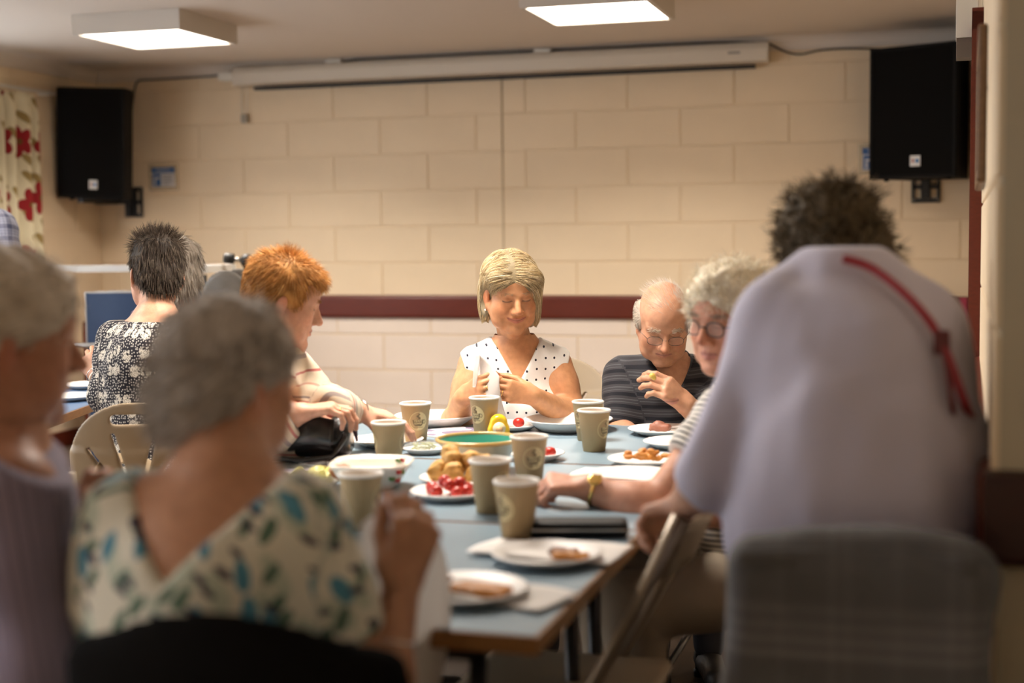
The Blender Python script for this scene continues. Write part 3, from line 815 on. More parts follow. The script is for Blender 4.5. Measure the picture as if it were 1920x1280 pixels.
def bracket(name, loc, w, h, arm, label):
    t = thing(name, loc)
    m = MB(); s = .018
    for x in (-w/2+s/2, w/2-s/2): m.box((x,-.008,0), (s,.012,h))
    for z in (-h/2+s/2, 0, h/2-s/2): m.box((0,-.008,z), (w,.012,s*1.4))
    m.box((0,-.006,0), (w*.34,.008,h*.96)); m.build('plate', M_STEEL, t)
    for x in (-w/2+.012, w/2-.012):
        for z in (-h/2+.014, h/2-.014): MB().tube([(x,-.013,z),(x,-.018,z)], .006, 6).build('bolt', M_METAL, t)
    m = MB()
    for p in arm: m.box(*p)
    m.build('arm', M_STEEL, t); tag(t, label, 'speaker bracket', 'speaker wall brackets')
bracket('speaker_bracket', (-5.090, D-.012, 1.562), .13, .19, [((-.02,-.03,0),(.03,.05,.17)), ((-.12,-.06,.005),(.26,.04,.035)), ((-.10,-.26,.005),(.04,.42,.03)), ((-.10,-.44,.030),(.05,.05,.05))], 'black slotted steel wall bracket under the speaker by the curtain')
bracket('speaker_bracket', (-.066, D-.012, 1.56), .155, .17, [((0,-.03,.02),(.03,.05,.13)), ((0,-.15,.07),(.035,.26,.035))], 'black slotted steel wall bracket under the speaker by the door')
# ------------------------------------------------------------------ notices
M_SIGN = mat('sign_white', (.70,.70,.72), .35); M_SIGNB = mat('sign_blue', (.035,.13,.36), .35); M_GREY = mat('sign_print_grey', (.28,.30,.34), .5)
M_POUCH = mat('clear_pouch', (.80,.68,.50), .15, alpha=.35)
def text(body, size, M, m, parent, depth=.0004, name='lettering', align='CENTER'):
    cu = bpy.data.curves.new(name, 'FONT'); cu.body = body; cu.size = size; cu.align_x = align; cu.align_y = 'CENTER'; cu.extrude = depth
    o = bpy.data.objects.new(name, cu); COL.objects.link(o)
    dg = bpy.context.evaluated_depsgraph_get(); me = bpy.data.meshes.new_from_object(o.evaluated_get(dg)); bpy.data.objects.remove(o)
    me.materials.clear(); me.materials.append(m); o = bpy.data.objects.new(name, me); COL.objects.link(o); o.parent = parent; o.matrix_local = M; return o
def notice(loc, label):
    t = thing('notice_sign', loc); w, h = .165, .125
    MB().box((0,-.001,0), (w+.05, .002, h+.05)).build('pouch', M_POUCH, t)
    MB().box((0,-.004,0), (w, .003, h)).build('card', M_SIGN, t)
    b = MB().box((0,-.0062,h/2-.018), (w, .0012, .034)).build('header', M_SIGNB, t)
    text('NOTICE', .028, T(0,-.0072,h/2-.018) @ RX(math.pi/2), M_SIGN, t)
    m = MB().box((-.048,-.0062,-.018), (.060, .0012, .078)); c = m.build('camera_picture', M_SIGNB, t)
    MB().box((-.048,-.0072,-.006), (.040,.001,.014), RY(0)).build('camera_body', M_SIGN, c); MB().box((-.060,-.0072,-.034), (.012,.001,.034)).build('camera_arm', M_SIGN, c)
    for k, wd in enumerate((.078,.066,.078,.05)): MB().box((.034-(.078-wd)/2,-.0062,.008-k*.017), (wd,.0012,.007)).build('text_line', M_GREY, t)
    tag(t, label, 'sign', 'blue notice signs')
notice((-4.868, D-.012, 1.722), 'blue and white NOTICE sign in clear pouch beside the curtain side speaker')
notice((-.33, D-.012, 1.722), 'blue and white NOTICE sign half hidden behind the speaker by the door')
# ------------------------------------------------------------------ curtain
t = NT('floral_curtain', .85); s = t.sep(t.attr()); v = t.comb(s[0], s[1])
u2 = t.comb(t.math('MULTIPLY', s[0], 1.0), t.math('MULTIPLY', s[1], .62))
ps = t.voro(u2, 4.3, 'Position', .3)
rel = t.N.new('ShaderNodeVectorMath'); rel.operation = 'SUBTRACT'
sc_ = t.N.new('ShaderNodeVectorMath'); sc_.operation = 'SCALE'; sc_.inputs['Scale'].default_value = 1.0; t.L.new(u2, sc_.inputs[0])
t.L.new(sc_.outputs[0], rel.inputs[0]); t.L.new(ps, rel.inputs[1]); rs = t.sep(rel.outputs[0])
an = t.math('ARCTAN2', rs[1], rs[0]); rr_ = t.math('SQRT', t.math('ADD', t.math('MULTIPLY', rs[0], rs[0]), t.math('MULTIPLY', rs[1], rs[1])))
pet = t.math('ADD', .036, t.math('MULTIPLY', t.math('ABSOLUTE', t.math('SINE', t.math('MULTIPLY', an, 2.5))), .028))
fl_ = t.math('LESS_THAN', rr_, pet); ce_ = t.math('LESS_THAN', rr_, .012)
off = t.N.new('ShaderNodeVectorMath'); off.operation = 'ADD'; off.inputs[1].default_value = (.085,.06,0); t.L.new(u2, off.inputs[0])
lf = t.math('LESS_THAN', t.voro(t.comb(t.math('ADD', s[0], .07), t.math('MULTIPLY', t.math('ADD', s[1], t.math('MULTIPLY', s[0], .8)), 1.35)), 6.2, 'Distance', .5), .24)
c = t.mix(lf, (.74,.66,.46), (.32,.225,.085)); c = t.mix(fl_, c, (.30,.018,.022)); c = t.mix(ce_, c, (.16,.08,.02))
M_CURT = t.done(c)
def curtain(y0, y1, z0, z1, label):
    nu, nv = 90, 40; L_ = y1-y0
    def f(u, v):
        a = .038*math.sin(u*L_*2*math.pi/.105 + .8*math.sin(v*3)) * (1 - .75*max(0, (v-.93)/.07))
        return Vector((XL + .085 + a + .02*math.sin(u*9), y0 + u*L_, z0 + (z1-z0)*v))
    m = MB(); m.sheet(f, nu, nv, .003); o = m.build('curtain', M_CURT)
    W = (nu+1)*(nv+1); pat = np.zeros((2*W, 3))
    for j in range(nv+1):
        for i in range(nu+1):
            for q in (0, W): pat[q + j*(nu+1)+i] = (i/nu*L_*1.75, z0+(z1-z0)*j/nv, 0)
    a = o.data.attributes.new('pat', 'FLOAT_VECTOR', 'POINT'); a.data.foreach_set('vector', pat.astype(F32).ravel())
    tag(o, label, 'curtain')
curtain(6.98, 7.52, .75, 2.20, 'cream curtain with dark red flowers and olive leaves beside the window')
t = thing('curtain_rail', (XL+.085, 6.5, 2.225)); MB().tube([(0,-1.3,0),(0,1.25,0)], .012, 8).build('rod', M_WHITE, t)
for y in (-1.25, 1.2): MB().box((-.04, y, 0), (.08,.02,.03)).build('wall_fixing', M_WHITE, t)
tag(t, 'white curtain rail above the flowered curtain', 'curtain rail')
# ------------------------------------------------------------------ things on the right wall
t = thing('pipe_boxing', (.078, 4.62, 1.86)); MB().box((0,0,.30), (.062,.10,.54)).build('cover', M_WHITE, t); MB().box((0,0,.000), (.058,.094,.058)).build('lower_unit', mat('grey_unit', (.16,.125,.10), .5), t)
for x in (-.018,): MB().tube([(x,-.051,.42),(x,-.054,.42)], .004, 8).build('screw', M_BLACK, t)
MB().tube([(.02,-.02,-.01),(.03,-.01,-.05),(.05,.0,-.06)], .006, 6).build('connector', M_METAL, t)
tag(t, 'narrow white boxed unit high up beside the dark door frame', 'boxing')
t = thing('door_closer', (xr(4.25)+.0, 4.1, 1.95)); MB().box((-.012,0,.05), (.03,.10,.10), bev=.008).build('body', mat('closer_cream', (.50,.40,.27), .5), t); MB().tube([(-.015,.0,.13),(-.015,.03,.135)], .014, 8).build('knob', M_BLACK, t)
tag(t, 'small cream box fixed on the wall above the dark door frame', 'wall box')
t = thing('notice_board', (xr(3.55)-.012, 3.55, 1.57)); t.matrix_world = T(xr(3.55)-.012, 3.55, 1.575) @ RZ(math.pi/2 - ang)
M_BRN = wood_mat('brown_board_wood', (.13,.065,.025), 12)
MB().box((0,0,0), (.60,.010,.28)).build('board', mat('cork', (.22,.12,.05), .9, var=.2, vscale=120), t)
for z in (-.15,.15): MB().box((0,.003,z), (.68,.020,.035), bev=.006).build('frame_rail', M_BRN, t)
for x in (-.325,.325): MB().box((x,.003,0), (.035,.020,.33), bev=.006).build('frame_rail', M_BRN, t)
tag(t, 'framed brown notice board on the side wall, seen edge on', 'notice board')
# ------------------------------------------------------------------ tables
ZT = .73
M_BLUE = mat('blue_laminate', (.205,.285,.345), .34, var=.04, vscale=40, bump=.05, bscale=200)
M_BLUE2 = mat('deep_blue_laminate', (.040,.085,.195), .40, var=.05, vscale=30)
M_EDGE = wood_mat('table_edge_wood', (.30,.14,.045), 12, .4)
M_LEG = mat('table_leg_black', (.015,.013,.012), .35)
def folding_table(cx, cy, lx, ly, label, top=M_BLUE, rz=0.0, group='blue tables pushed together', shelf=False):
    t = thing('folding_table', (cx, cy, 0), rz)
    MB().box((0,0,ZT-.013), (lx-.012, ly-.012, .026)).build('table_top', top, t)
    for s in (-1, 1):
        MB().box((s*(lx/2-.003),0,ZT-.0145), (.006,ly,.027)).build('edging', M_EDGE, t)
        MB().box((0,s*(ly/2-.003),ZT-.0145), (lx-.012,.006,.027)).build('edging', M_EDGE, t)
        MB().box((0,s*(ly/2-.09),ZT-.046), (lx-.24,.03,.04)).build('rail', M_LEG, t)
        for q in (-1, 1):
            MB().tube([(s*(lx/2-.12), q*(ly/2-.09), ZT-.03), (s*(lx/2-.12), q*(ly/2-.09), .012)], .014, 10).build('leg', M_LEG, t)
            MB().tube([(s*(lx/2-.12), q*(ly/2-.09), .02), (s*(lx/2-.12), q*(ly/2-.09), 0)], .018, 10).build('foot', M_BLACK, t)
        MB().tube([(s*(lx/2-.12), -(ly/2-.09), .18), (s*(lx/2-.12), ly/2-.09, .18)], .010, 8).build('cross_bar', M_LEG, t)
    tag(t, label, 'table', group); return t
folding_table(-1.154, 2.306, 1.222, .758, 'nearest blue table of the row, wooden edge toward the camera')
folding_table(-1.154, 3.068, 1.222, .758, 'middle blue table of the row, under the teal bowl')
folding_table(-1.154, 3.830, 1.222, .758, 'farthest blue table of the row, in front of the blonde woman')
folding_table(-3.38, 4.18, 1.10, 1.22, 'blue table beside the woman in the black flowered blouse', mat('blue_laminate_mid', (.10,.17,.30), .34), rz=math.radians(15), group='far blue tables')
# ------------------------------------------------------------------ paper cups
M_KRAFT = mat('kraft_card', (.43,.295,.145), .6, var=.04, vscale=60); M_CUPW = mat('cup_white', (.82,.78,.72), .45)
M_LOGOC = mat('logo_cream', (.72,.58,.31), .6); M_LOGOD = mat('logo_brown', (.20,.145,.075), .6)
CH, CR0, CR1 = .108, .0295, .0430
def wrap(me, a0, off):
    """bend flat artwork (x right, y up, metres) round the cup at angle a0"""
    for v in me.vertices:
        z = .062 + v.co.y; r = CR0 + (CR1-CR0)*z/CH + off; a = a0 + v.co.x/r
        v.co = Vector((r*math.cos(a), r*math.sin(a), z))
def art(outline_fn, n, m, parent, a0, off, name):
    """filled fan around the centre with radial subdivisions so that it bends with the cup"""
    vs, fs = [], []; K = 5
    for k in range(n):
        for j in range(K+1):
            p = outline_fn(2*math.pi*k/n); vs.append((p[0][0] + (p[1][0]-p[0][0])*j/K, p[0][1] + (p[1][1]-p[0][1])*j/K, 0))
    for k in range(n):
        k2 = (k+1) % n
        for j in range(K): fs.append((k*(K+1)+j, k*(K+1)+j+1, k2*(K+1)+j+1, k2*(K+1)+j))
    o = mesh_obj(name, vs, fs, m, parent, True); wrap(o.data, a0, off); return o
def grid_art(rows, m, parent, a0, off, name):
    """rows: (y, x0, x1) from bottom to top"""
    vs, fs = [], []; K = 8
    for y, x0, x1 in rows:
        for j in range(K+1): vs.append((x0 + (x1-x0)*j/K, y, 0))
    for i in range(len(rows)-1):
        for j in range(K): a = i*(K+1)+j; fs.append((a, a+1, a+K+2, a+K+1))
    o = mesh_obj(name, vs, fs, m, parent, True); wrap(o.data, a0, off); return o
def text_mesh(body, size, bold=0.0):
    cu = bpy.data.curves.new('lettering', 'FONT'); cu.body = body; cu.size = size; cu.align_x = 'CENTER'; cu.align_y = 'CENTER'; cu.offset = bold; cu.resolution_u = 2
    o = bpy.data.objects.new('lettering', cu); COL.objects.link(o)
    dg = bpy.context.evaluated_depsgraph_get(); me = bpy.data.meshes.new_from_object(o.evaluated_get(dg)); bpy.data.objects.remove(o); me.materials.clear(); return me
def make_cup():
    t = thing('paper_cup', (0,0,0))
    MB().lathe([(0,.004),(CR0-.002,.004),(CR0-.001,0),(CR0,0),(CR1,CH)], 40).build('cup_wall', M_KRAFT, t)
    ri = CR1-.001
    MB().lathe([(0,.010),(CR0-.002,.010),(ri-.0012,CH-.001)], 40).build('lining', M_CUPW, t)
    MB().lathe([(ri-.002,CH-.003),(ri-.0026,CH),(ri-.001,CH+.0028),(ri+.0015,CH+.003),(ri+.0034,CH+.0008),(ri+.003,CH-.0022),(ri+.0005,CH-.003)], 40).build('rolled_rim', M_CUPW, t)
    MB().lathe([(0,CH*.72),(CR0+(CR1-CR0)*.72-.0016,CH*.72)], 32).build('drink', mat('milky_tea', (.42,.25,.12), .15), t)
    R = .0262
    for a0 in (0.0, math.pi):
        c = lambda a, r: (r*math.cos(a), r*math.sin(a))
        lg = art(lambda a: (c(a, R*.945), c(a, R)), 40, M_LOGOC, t, a0, .0004, 'logo')
        def seg(a):
            # pale segment on the right of the emblem, with an S-shaped inner edge
            p = c(a, R*.94); x = min(p[0], -.001 + .30*p[1] + .005*math.sin(p[1]*240)); return ((x, p[1]), (p[0], p[1]))
        art(seg, 40, M_LOGOC, lg, a0, .0004, 'logo_segment')
        grid_art([(-.0145,-.009,.007),(-.011,-.013,.011),(-.004,-.0165,.0135),(.004,-.0180,.0150)], M_LOGOD, lg, a0, .0007, 'cup_emblem')
        art(lambda a: ((.0165 + .0032*math.cos(a), -.002 + .0042*math.sin(a)), (.0165 + .0048*math.cos(a), -.002 + .0060*math.sin(a))), 16, M_LOGOD, lg, a0, .0008, 'emblem_handle')
        grid_art([(-.0182,-.012,.012),(-.0168,-.015,.0145)], M_LOGOD, lg, a0, .0007, 'emblem_saucer')
        grid_art([(.0055 + .0016*k, -.0035 + .0035*math.sin(k*.9), .0010 + .0035*math.sin(k*.9) + .002*math.sin(k*.35)) for k in range(11)], M_LOGOD, lg, a0, .0007, 'emblem_steam')
        for body, sz, y in (('YEAH!', .0088, .0005), ('COFFEE', .0062, -.0068)):
            me = text_mesh(body, sz, .0002); 
            for v in me.vertices: v.co.y += y; v.co.x -= .0015
            wrap(me, a0, .0010); me.materials.append(M_LOGOC); o = bpy.data.objects.new('lettering', me); COL.objects.link(o); o.parent = lg
    return t
def copy_tree(o, parent=None):
    c = o.copy(); COL.objects.link(c); c.parent = parent
    for ch in list(o.children): copy_tree(ch, c)
    return c
cup0 = make_cup()
def vdir(x, y):  # heading of the viewer as seen from a spot on the table
    return math.atan2(-y, -x)
CUPS = [(-1.403,3.733,.22,'paper coffee cup with its round logo toward us, beside the wristwatch hand'),
        (-1.323,3.326,1.50,'plain side of paper coffee cup in front of the black handbag'),
        (-1.256,3.909,-.72,'paper coffee cup just in front of the blonde woman'),
        (-.937,3.867,-.80,'paper coffee cup behind another cup, beside the man in the striped polo'),
        (-.874,3.675,.95,'foremost of the two paper coffee cups near the man in the striped polo'),
        (-.906,3.157,.30,'paper coffee cup against the side of the teal bowl'),
        (-.888,2.797,.85,'paper coffee cup next to the plate of tomatoes'),
        (-.762,2.566,-.85,'paper coffee cup nearest the camera, beside the black case'),
        (-1.087,2.58,1.3,'paper coffee cup partly behind the raised white napkin')]
for i, (x, y, a, lab) in enumerate(CUPS):
    o = cup0 if i == 0 else copy_tree(cup0)
    o.location = (x, y, ZT+.001); o.rotation_euler = (0, 0, vdir(x, y) + a); tag(o, lab, 'cup', 'kraft paper coffee cups')
# ------------------------------------------------------------------ plates, bowls and food
M_PLATE = mat('plate_white', (.80,.765,.73), .38, spec=.5); M_CHINA = mat('china_white', (.80,.74,.64), .18, coat=.3)
def plate(x, y, r, label, h=.016, z=ZT, group='white paper plates', m=M_PLATE, sy=1.0, rz=0.0, name='paper_plate'):
    t = thing(name, (x, y, z+.001), rz)
    MB().lathe([(0,0),(r*.68,0),(r*.80,h*.35),(r,h),(r+.001,h+.0015),(r-.001,h+.002),(r*.79,h*.35+.002),(r*.68,.0022),(0,.0022)], 48, sy=sy).build('dish', m, t)
    MB().lathe([(r-.003,h+.0005),(r,h+.003),(r+.003,h+.001),(r+.001,h-.001)], 48, sy=sy).build('rim', m, t)
    tag(t, label, 'plate', group); return t
plate(-1.47, 4.085, .125, 'big thick white plate at the far corner, beside the wristwatch hand', .030)
plate(-1.22, 4.03, .093, 'white plate behind the cup in front of the blonde woman')
plate(-1.045, 4.065, .130, 'big thick white plate between the blonde woman and the two cups', .032)
plate(-.755, 4.03, .098, 'white plate with a piece of ham, in front of the man')
plate(-.665, 3.79, .095, 'empty white plate beside the arm with the gold watch')
plate(-.695, 3.475, .092, 'white plate heaped with orange grated salad')
plate(-.680, 3.235, .105, 'white plate half hidden behind the gold watch forearm', group='white paper plates')
plate(-.985, 3.50, .070, 'small white plate with one tomato behind the teal bowl')
plate(-1.06, 3.105, .092, 'white plate under the pile of golden pastry puffs')
plate(-1.02, 2.935, .090, 'white plate of cut red tomatoes')
plate(-.655, 2.385, .095, 'white plate with brown and orange slices, nearest the table corner')
plate(-.665, 2.392, .093, 'second white plate stacked under the corner plate', z=ZT-.0005) if False else None
plate(-.715, 2.115, .098, 'white plate with ham and cheese slices at the near table edge')
plate(-1.46, 3.655, .100, 'white plate below the hand with the wristwatch')
plate(-1.18, 2.66, .100, 'white plate partly behind the flowered shoulder')
plate(-1.33, 2.16, .090, 'white plate before the man in the lilac shirt')
plate(-3.02, 4.46, .10, 'white plate on the far blue table beside the bangled hand')
plate(-3.18, 4.85, .10, 'farther white plate on the far blue table')
# teal bowl
t = thing('serving_bowl', (-1.072, 3.285, ZT+.001)); r, h = .102, .078
MB().lathe([(0,0),(r*.52,0),(r*.55,.006),(r*.66,.02),(r*.90,h*.8),(r,h)], 56).build('outside', mat('bowl_grey_green', (.50,.50,.41), .22, coat=.4), t)
MB().lathe([(0,.010),(r*.45,.011),(r*.62,.024),(r*.86,h*.8),(r*.965,h)], 56).build('inside', mat('teal_glaze', (.035,.26,.185), .18, coat=.5), t)
MB().lathe([(r*.96,h-.001),(r*.965,h+.004),(r*1.0,h+.006),(r*1.04,h+.003),(r*1.035,h-.003),(r*.99,h-.004)], 56).build('rim', mat('ochre_glaze', (.58,.38,.13), .2, coat=.5), t)
tag(t, 'round bowl with teal glazed inside and ochre rim', 'bowl')
# square bowl with painted corners
t = thing('square_bowl', (-1.245, 3.02, ZT+.001), math.radians(12)); r, h = .094, .058
def sq(a): return .075*math.cos(4*a)*-1 + .02
MB().lathe([(0,0),(r*.62,0),(r*.72,.010),(r*.98,h*.85),(r*1.06,h),(r*1.02,h+.003),(r*.93,h*.85),(r*.66,.012),(0,.009)], 64, wob=sq).build('bowl_wall', M_CHINA, t)
for a in (-.75, .85):
    fl2 = MB(); rr2 = r*1.03*(1+sq(a))
    for k in range(5):
        q = k*1.256; fl2.add(*[(lambda v, f: (v, f))(*( [(rr2*math.cos(a)+.009*math.cos(q), rr2*math.sin(a)+.009*math.sin(q)*.7, h*.55+.010*math.sin(q)+dz) for dz in ()] , []))][0]) if False else None
    for j, (c_, dx, dz) in enumerate((((.42,.03,.03),0,.012),((.10,.20,.06),-.012,-.004),((.42,.03,.03),.010,-.010),((.10,.20,.06),.014,.010))):
        q = a + dx/rr2
        for face, rad in (('outside', .985), ('inside', .90)):
            z_ = h*.62+dz; rad_ = r*(1+sq(q))*(.72+.26*(z_-.010)/(h*.85-.010))*(1.012 if face == 'outside' else .925)
            M = T(rad_*math.cos(q), rad_*math.sin(q), z_) @ RZ(q) @ RY(math.radians(66))
            b = MB().lathe([(.0085,0),(.0085,.0008),(0,.0012)], 12, M); b.build('painted_flower', mat('paint_%d' % (int(c_[0]*100)), c_, .3), t)
tag(t, 'white square serving bowl with painted flowers at its corners', 'bowl')
def lump(name, prims, res, m, label, cat, group=None, disp=None, parent=None):
    V, Q = solid(prims, res, disp=disp); c = V.mean(0); c[2] = V[:,2].min()
    o = np_mesh(name, V - c, Q, m, None); o.location = Vector(c); tag(o, label, cat, group); return o
M_HAM = mat('ham', (.33,.13,.085), .5, var=.25, vscale=60, bump=.3, bscale=120); M_PUFF = mat('pastry', (.60,.33,.085), .6, var=.45, vscale=45, bump=.4, bscale=90)
M_TOM = mat('tomato', (.46,.022,.012), .3, var=.35, vscale=70, bump=.2, bscale=120); M_ORNG = mat('orange_cheese', (.52,.20,.03), .5, var=.35, vscale=45, bump=.3)
M_GREEN = mat('salad_green', (.28,.30,.07), .5, var=.35, vscale=60); M_YEL = mat('lettuce_yellow', (.52,.47,.13), .4, var=.25, vscale=50)
rng = np.random.RandomState(5)
# pastry puffs in a pile
pz = ZT+.006
for k, (dx, dy, dz, r) in enumerate([(-.045,-.02,.020,.024),(.0,-.035,.020,.024),(.045,-.015,.020,.023),(-.02,.025,.022,.024),(.03,.03,.021,.023),(-.015,-.008,.055,.024),(.025,.002,.054,.022),(.058,.015,.048,.019)]):
    c = np.array((-1.06+dx, 3.105+dy, pz+dz))
    o = lump('pastry_puff', [ell(c, (r, r*.96, r*.86), k=0), ell(c + rng.normal(0,.006,3), (r*.8,r*.75,r*.8), k=.012)], .004, M_PUFF, 'golden pastry puff, ' + ('near the plate rim on the handbag side', 'lowest at the front of the pile', 'low in front, beside the cup', 'low at the back of the pile, handbag side', 'low at the back, behind the cup', 'on top of the pile, fully in view', 'on top of the pile, next to the cup', 'small, highest against the cup')[k], 'pastry', 'golden pastry puffs', disp=folds(.014, 55))
for k in range(11):
    a = k*2.4; q = .018 + .043*math.sqrt(k/11); c = np.array((-1.02+q*math.cos(a), 2.935+q*math.sin(a)*.75, ZT+.0195 + (.014 if k < 3 else 0)))
    r = .0155
    o = lump('tomato', [ell(c, (r, r*.97, r*.92), k=0)], .004, M_TOM, 'shiny red tomato piece heaped on the plate by the cup', 'tomato', 'tomatoes heaped on the plate')
lump('tomato', [ell((-.945,3.485,ZT+.022), (.017,.016,.015), k=0)], .004, M_TOM, 'single red tomato on the small plate behind the teal bowl', 'tomato')
lump('tomato', [ell((-1.190,4.035,ZT+.022), (.018,.016,.015), k=0)], .004, M_TOM, 'red tomato behind the cup before the blonde woman', 'tomato')
z = ZT+.012
lump('ham_piece', [rbox((-.760,4.015,z+.010), (.030,.018,.010), .006), ell((-.765,4.02,z+.022), (.018,.014,.008), k=.006)], .004, M_HAM, 'rolled pink ham on the plate in front of the man', 'ham', disp=folds(.006, 90))
lump('ham_piece', [rbox((-.630,2.415,z+.002), (.026,.016,.006), .005)], .004, mat('meat_brown', (.20,.085,.05), .5, var=.2, vscale=60), 'brown meat slice on the plate nearest the table corner', 'ham', disp=folds(.004, 90))
lump('cheese_slice', [rbox((-.612,2.385,z+.002), (.034,.013,.006), .005)], .004, M_ORNG, 'orange slice beside the brown meat slice', 'cheese', disp=folds(.004, 90))
lump('ham_piece', [rbox((-.795,2.135,z+.008), (.045,.028,.006), .005, R=rotm('Z',.6))], .005, M_HAM, 'pink ham slice on the plate at the near table edge', 'ham', disp=folds(.006, 70))
lump('cheese_slice', [rbox((-.690,2.120,z+.002), (.048,.026,.006), .005, R=rotm('Z',-.2))], .005, M_ORNG, 'orange slices in the middle of the near edge plate', 'cheese', disp=folds(.006, 70))
pr = [ell((-.695+rng.normal(0,.030), 3.475+rng.normal(0,.020), z+.006+abs(rng.normal(0,.008))), (rng.uniform(.006,.014), rng.uniform(.005,.010), .006), k=.003) for _ in range(42)]
o = lump('grated_salad', pr, .0035, M_ORNG, 'heap of orange grated salad on its white plate', 'salad', disp=folds(.004, 160)); o['kind'] = 'stuff'
lump('sausage_roll', [cone((-1.495,3.70,ZT+.026), (-1.435,3.665,ZT+.026), .014, .013)], .004, M_PUFF, 'brown pastry roll by the hand with the wristwatch', 'pastry', disp=folds(.004, 100))
lump('meat_ball', [ell((-1.318,3.010,ZT+.036), (.030,.022,.018), k=0)], .004, mat('terrine', (.36,.15,.07), .5, var=.3, vscale=70), 'brown food portion in the white square bowl', 'food', disp=folds(.006, 90))
lump('meat_skewer', [cone((-1.200,2.690,ZT+.022), (-1.16,2.62,ZT+.020), .014, .012)], .004, mat('dark_meat', (.16,.045,.02), .4, var=.3, vscale=80), 'dark red brown food beside the cup behind the napkin', 'food', disp=folds(.006, 90))
# wrapped salad dish
t = thing('salad_dish', (-1.300, 3.525, ZT+.001), .3)
MB().lathe([(0,0),(.035,0),(.05,.012),(.055,.015),(.05,.016),(.035,.004),(0,.004)], 32, sx=1.1, sy=.8).build('dish', M_PLATE, t)
m = MB()
for k in range(70):
    a, q = rng.uniform(0,6.28), .035*math.sqrt(rng.rand()); p = Vector((q*math.cos(a), q*math.sin(a)*.8, .012+.014*rng.rand())); d = Vector(rng.normal(0,1,3)).normalized()*.012; d.z *= .35
    m.tube([p-d, p+Vector((0,0,.003)), p+d], .0012, 4)
o = m.build('shredded_greens', M_GREEN, t); o['kind'] = 'stuff'
MB().lathe([(.056,.016),(.05,.024),(.03,.032),(0,.034)], 24, sx=1.1, sy=.8).build('cling_film', mat('cling_film', (.9,.92,.9), .08, alpha=.16), t)
tag(t, 'small dish of shredded greens under cling film', 'salad')
t = thing('lettuce_dish', (-1.395, 2.985, ZT+.001))
MB().lathe([(0,0),(.06,0),(.08,.014),(.085,.018),(.08,.018),(.058,.004),(0,.004)], 36).build('dish', M_PLATE, t)
for k in range(16):
    a, q = rng.uniform(0,6.28), .055*math.sqrt(rng.rand()); w_ = rng.uniform(.018,.030); M = T(q*math.cos(a), q*math.sin(a), .018+.012*rng.rand()) @ RZ(rng.uniform(0,6.28)) @ RX(rng.uniform(-.5,.5)); ph = rng.rand()*6
    m = MB(); m.sheet(lambda u, v: M @ Vector(((u-.5)*2*w_*math.sin(math.pi*max(.05,v)), (v-.5)*2.4*w_, .005*math.sin(u*9+ph)+.006*math.sin(v*7+ph))), 8, 8, .0012); m.build('lettuce_leaf', M_YEL, t)
tag(t, 'plate of pale yellow lettuce leaves near the flowered shoulder', 'salad')
# yellow dispenser
t = thing('tape_dispenser', (-1.203, 3.875, ZT+.001), vdir(-1.2,3.87) + math.pi/2 + .1)
V, Q = solid([cone((0,0,.030), (0,0,.040), .030, .026, k=.01), rbox((0,0,.012), (.031,.018,.012), .006, k=.01), rbox((0,-.05,.03), (.06,.032,.06), .004, k=.004, op='s'), rbox((0,.05,.03), (.06,.032,.06), .004, k=.004, op='s')], .003)
o = np_mesh('case', V, Q, mat('yellow_plastic', (.78,.47,.015), .28, coat=.4)); o.parent = t
MB().tube([(0,-.016,.026),(0,-.0205,.026)], .0185, 20).build('inset', mat('dispenser_inset', (.80,.66,.42), .4), t)
MB().tube([(0,-.020,.022),(0,-.0225,.022)], .010, 16).build('inset_core', mat('dispenser_core', (.62,.34,.16), .4), t)
tag(t, 'bright yellow rounded dispenser behind the teal bowl', 'dispenser')
# black case with strap, magazines, papers
t = thing('glasses_case', on_z(1085, 1003, ZT+.001), .25)
V, Q = solid([rbox((0,0,.016), (.095,.036,.015), .012)], .004); o = np_mesh('case_shell', V, Q, mat('black_leather', (.006,.0055,.0055), .5, bump=.3, bscale=250, spec=.25)); o.parent = t
MB().box((0,-.0365,.017), (.18,.002,.003)).build('zip', M_METAL, t)
MB().tube([(-.095,0,.02),(-.115,.01,.03),(-.12,.05,.035),(-.105,.09,.05),(-.095,.11,.075)], .004, 6).build('strap', M_BLACK, t)
tag(t, 'flat black zipped case with strap near the table corner', 'case')
def paper_mat(name, base, ink):
    t = NT(name, .5); o = t.obj(); s = t.sep(o)
    v = t.comb(s[0], s[1], 0.0); n = t.voro(v, 26, 'Color', 1.0, metric='CHEBYCHEV'); c = t.sep(n)
    return t.done(t.mix(t.step(c[0], .45, .55), base, ink))
M_MAG = paper_mat('magazine_print', (.72,.68,.68), (.20,.16,.24)); M_MAG2 = paper_mat('leaflet_print', (.66,.62,.62), (.30,.22,.24))
def magazine(x, y, w, h, rz, label, m):
    t = thing('magazine', (x, y, ZT+.0006), rz)
    MB().box((0,0,.002), (w,h,.004)).build('pages', M_CUPW, t); MB().box((0,0,.0046), (w-.012,h-.012,.0006)).build('cover', m, t); tag(t, label, 'magazine', 'printed leaflets on the table')
magazine(-1.375, 3.93, .15, .20, -.5, 'printed leaflet between the far cup and the thick plate', M_MAG)
magazine(-1.435, 3.34, .15, .21, -.6, 'printed leaflet under the black handbag', M_MAG2)
magazine(-1.485, 3.10, .15, .21, .5, 'printed leaflet behind the flowered shoulder', M_MAG)
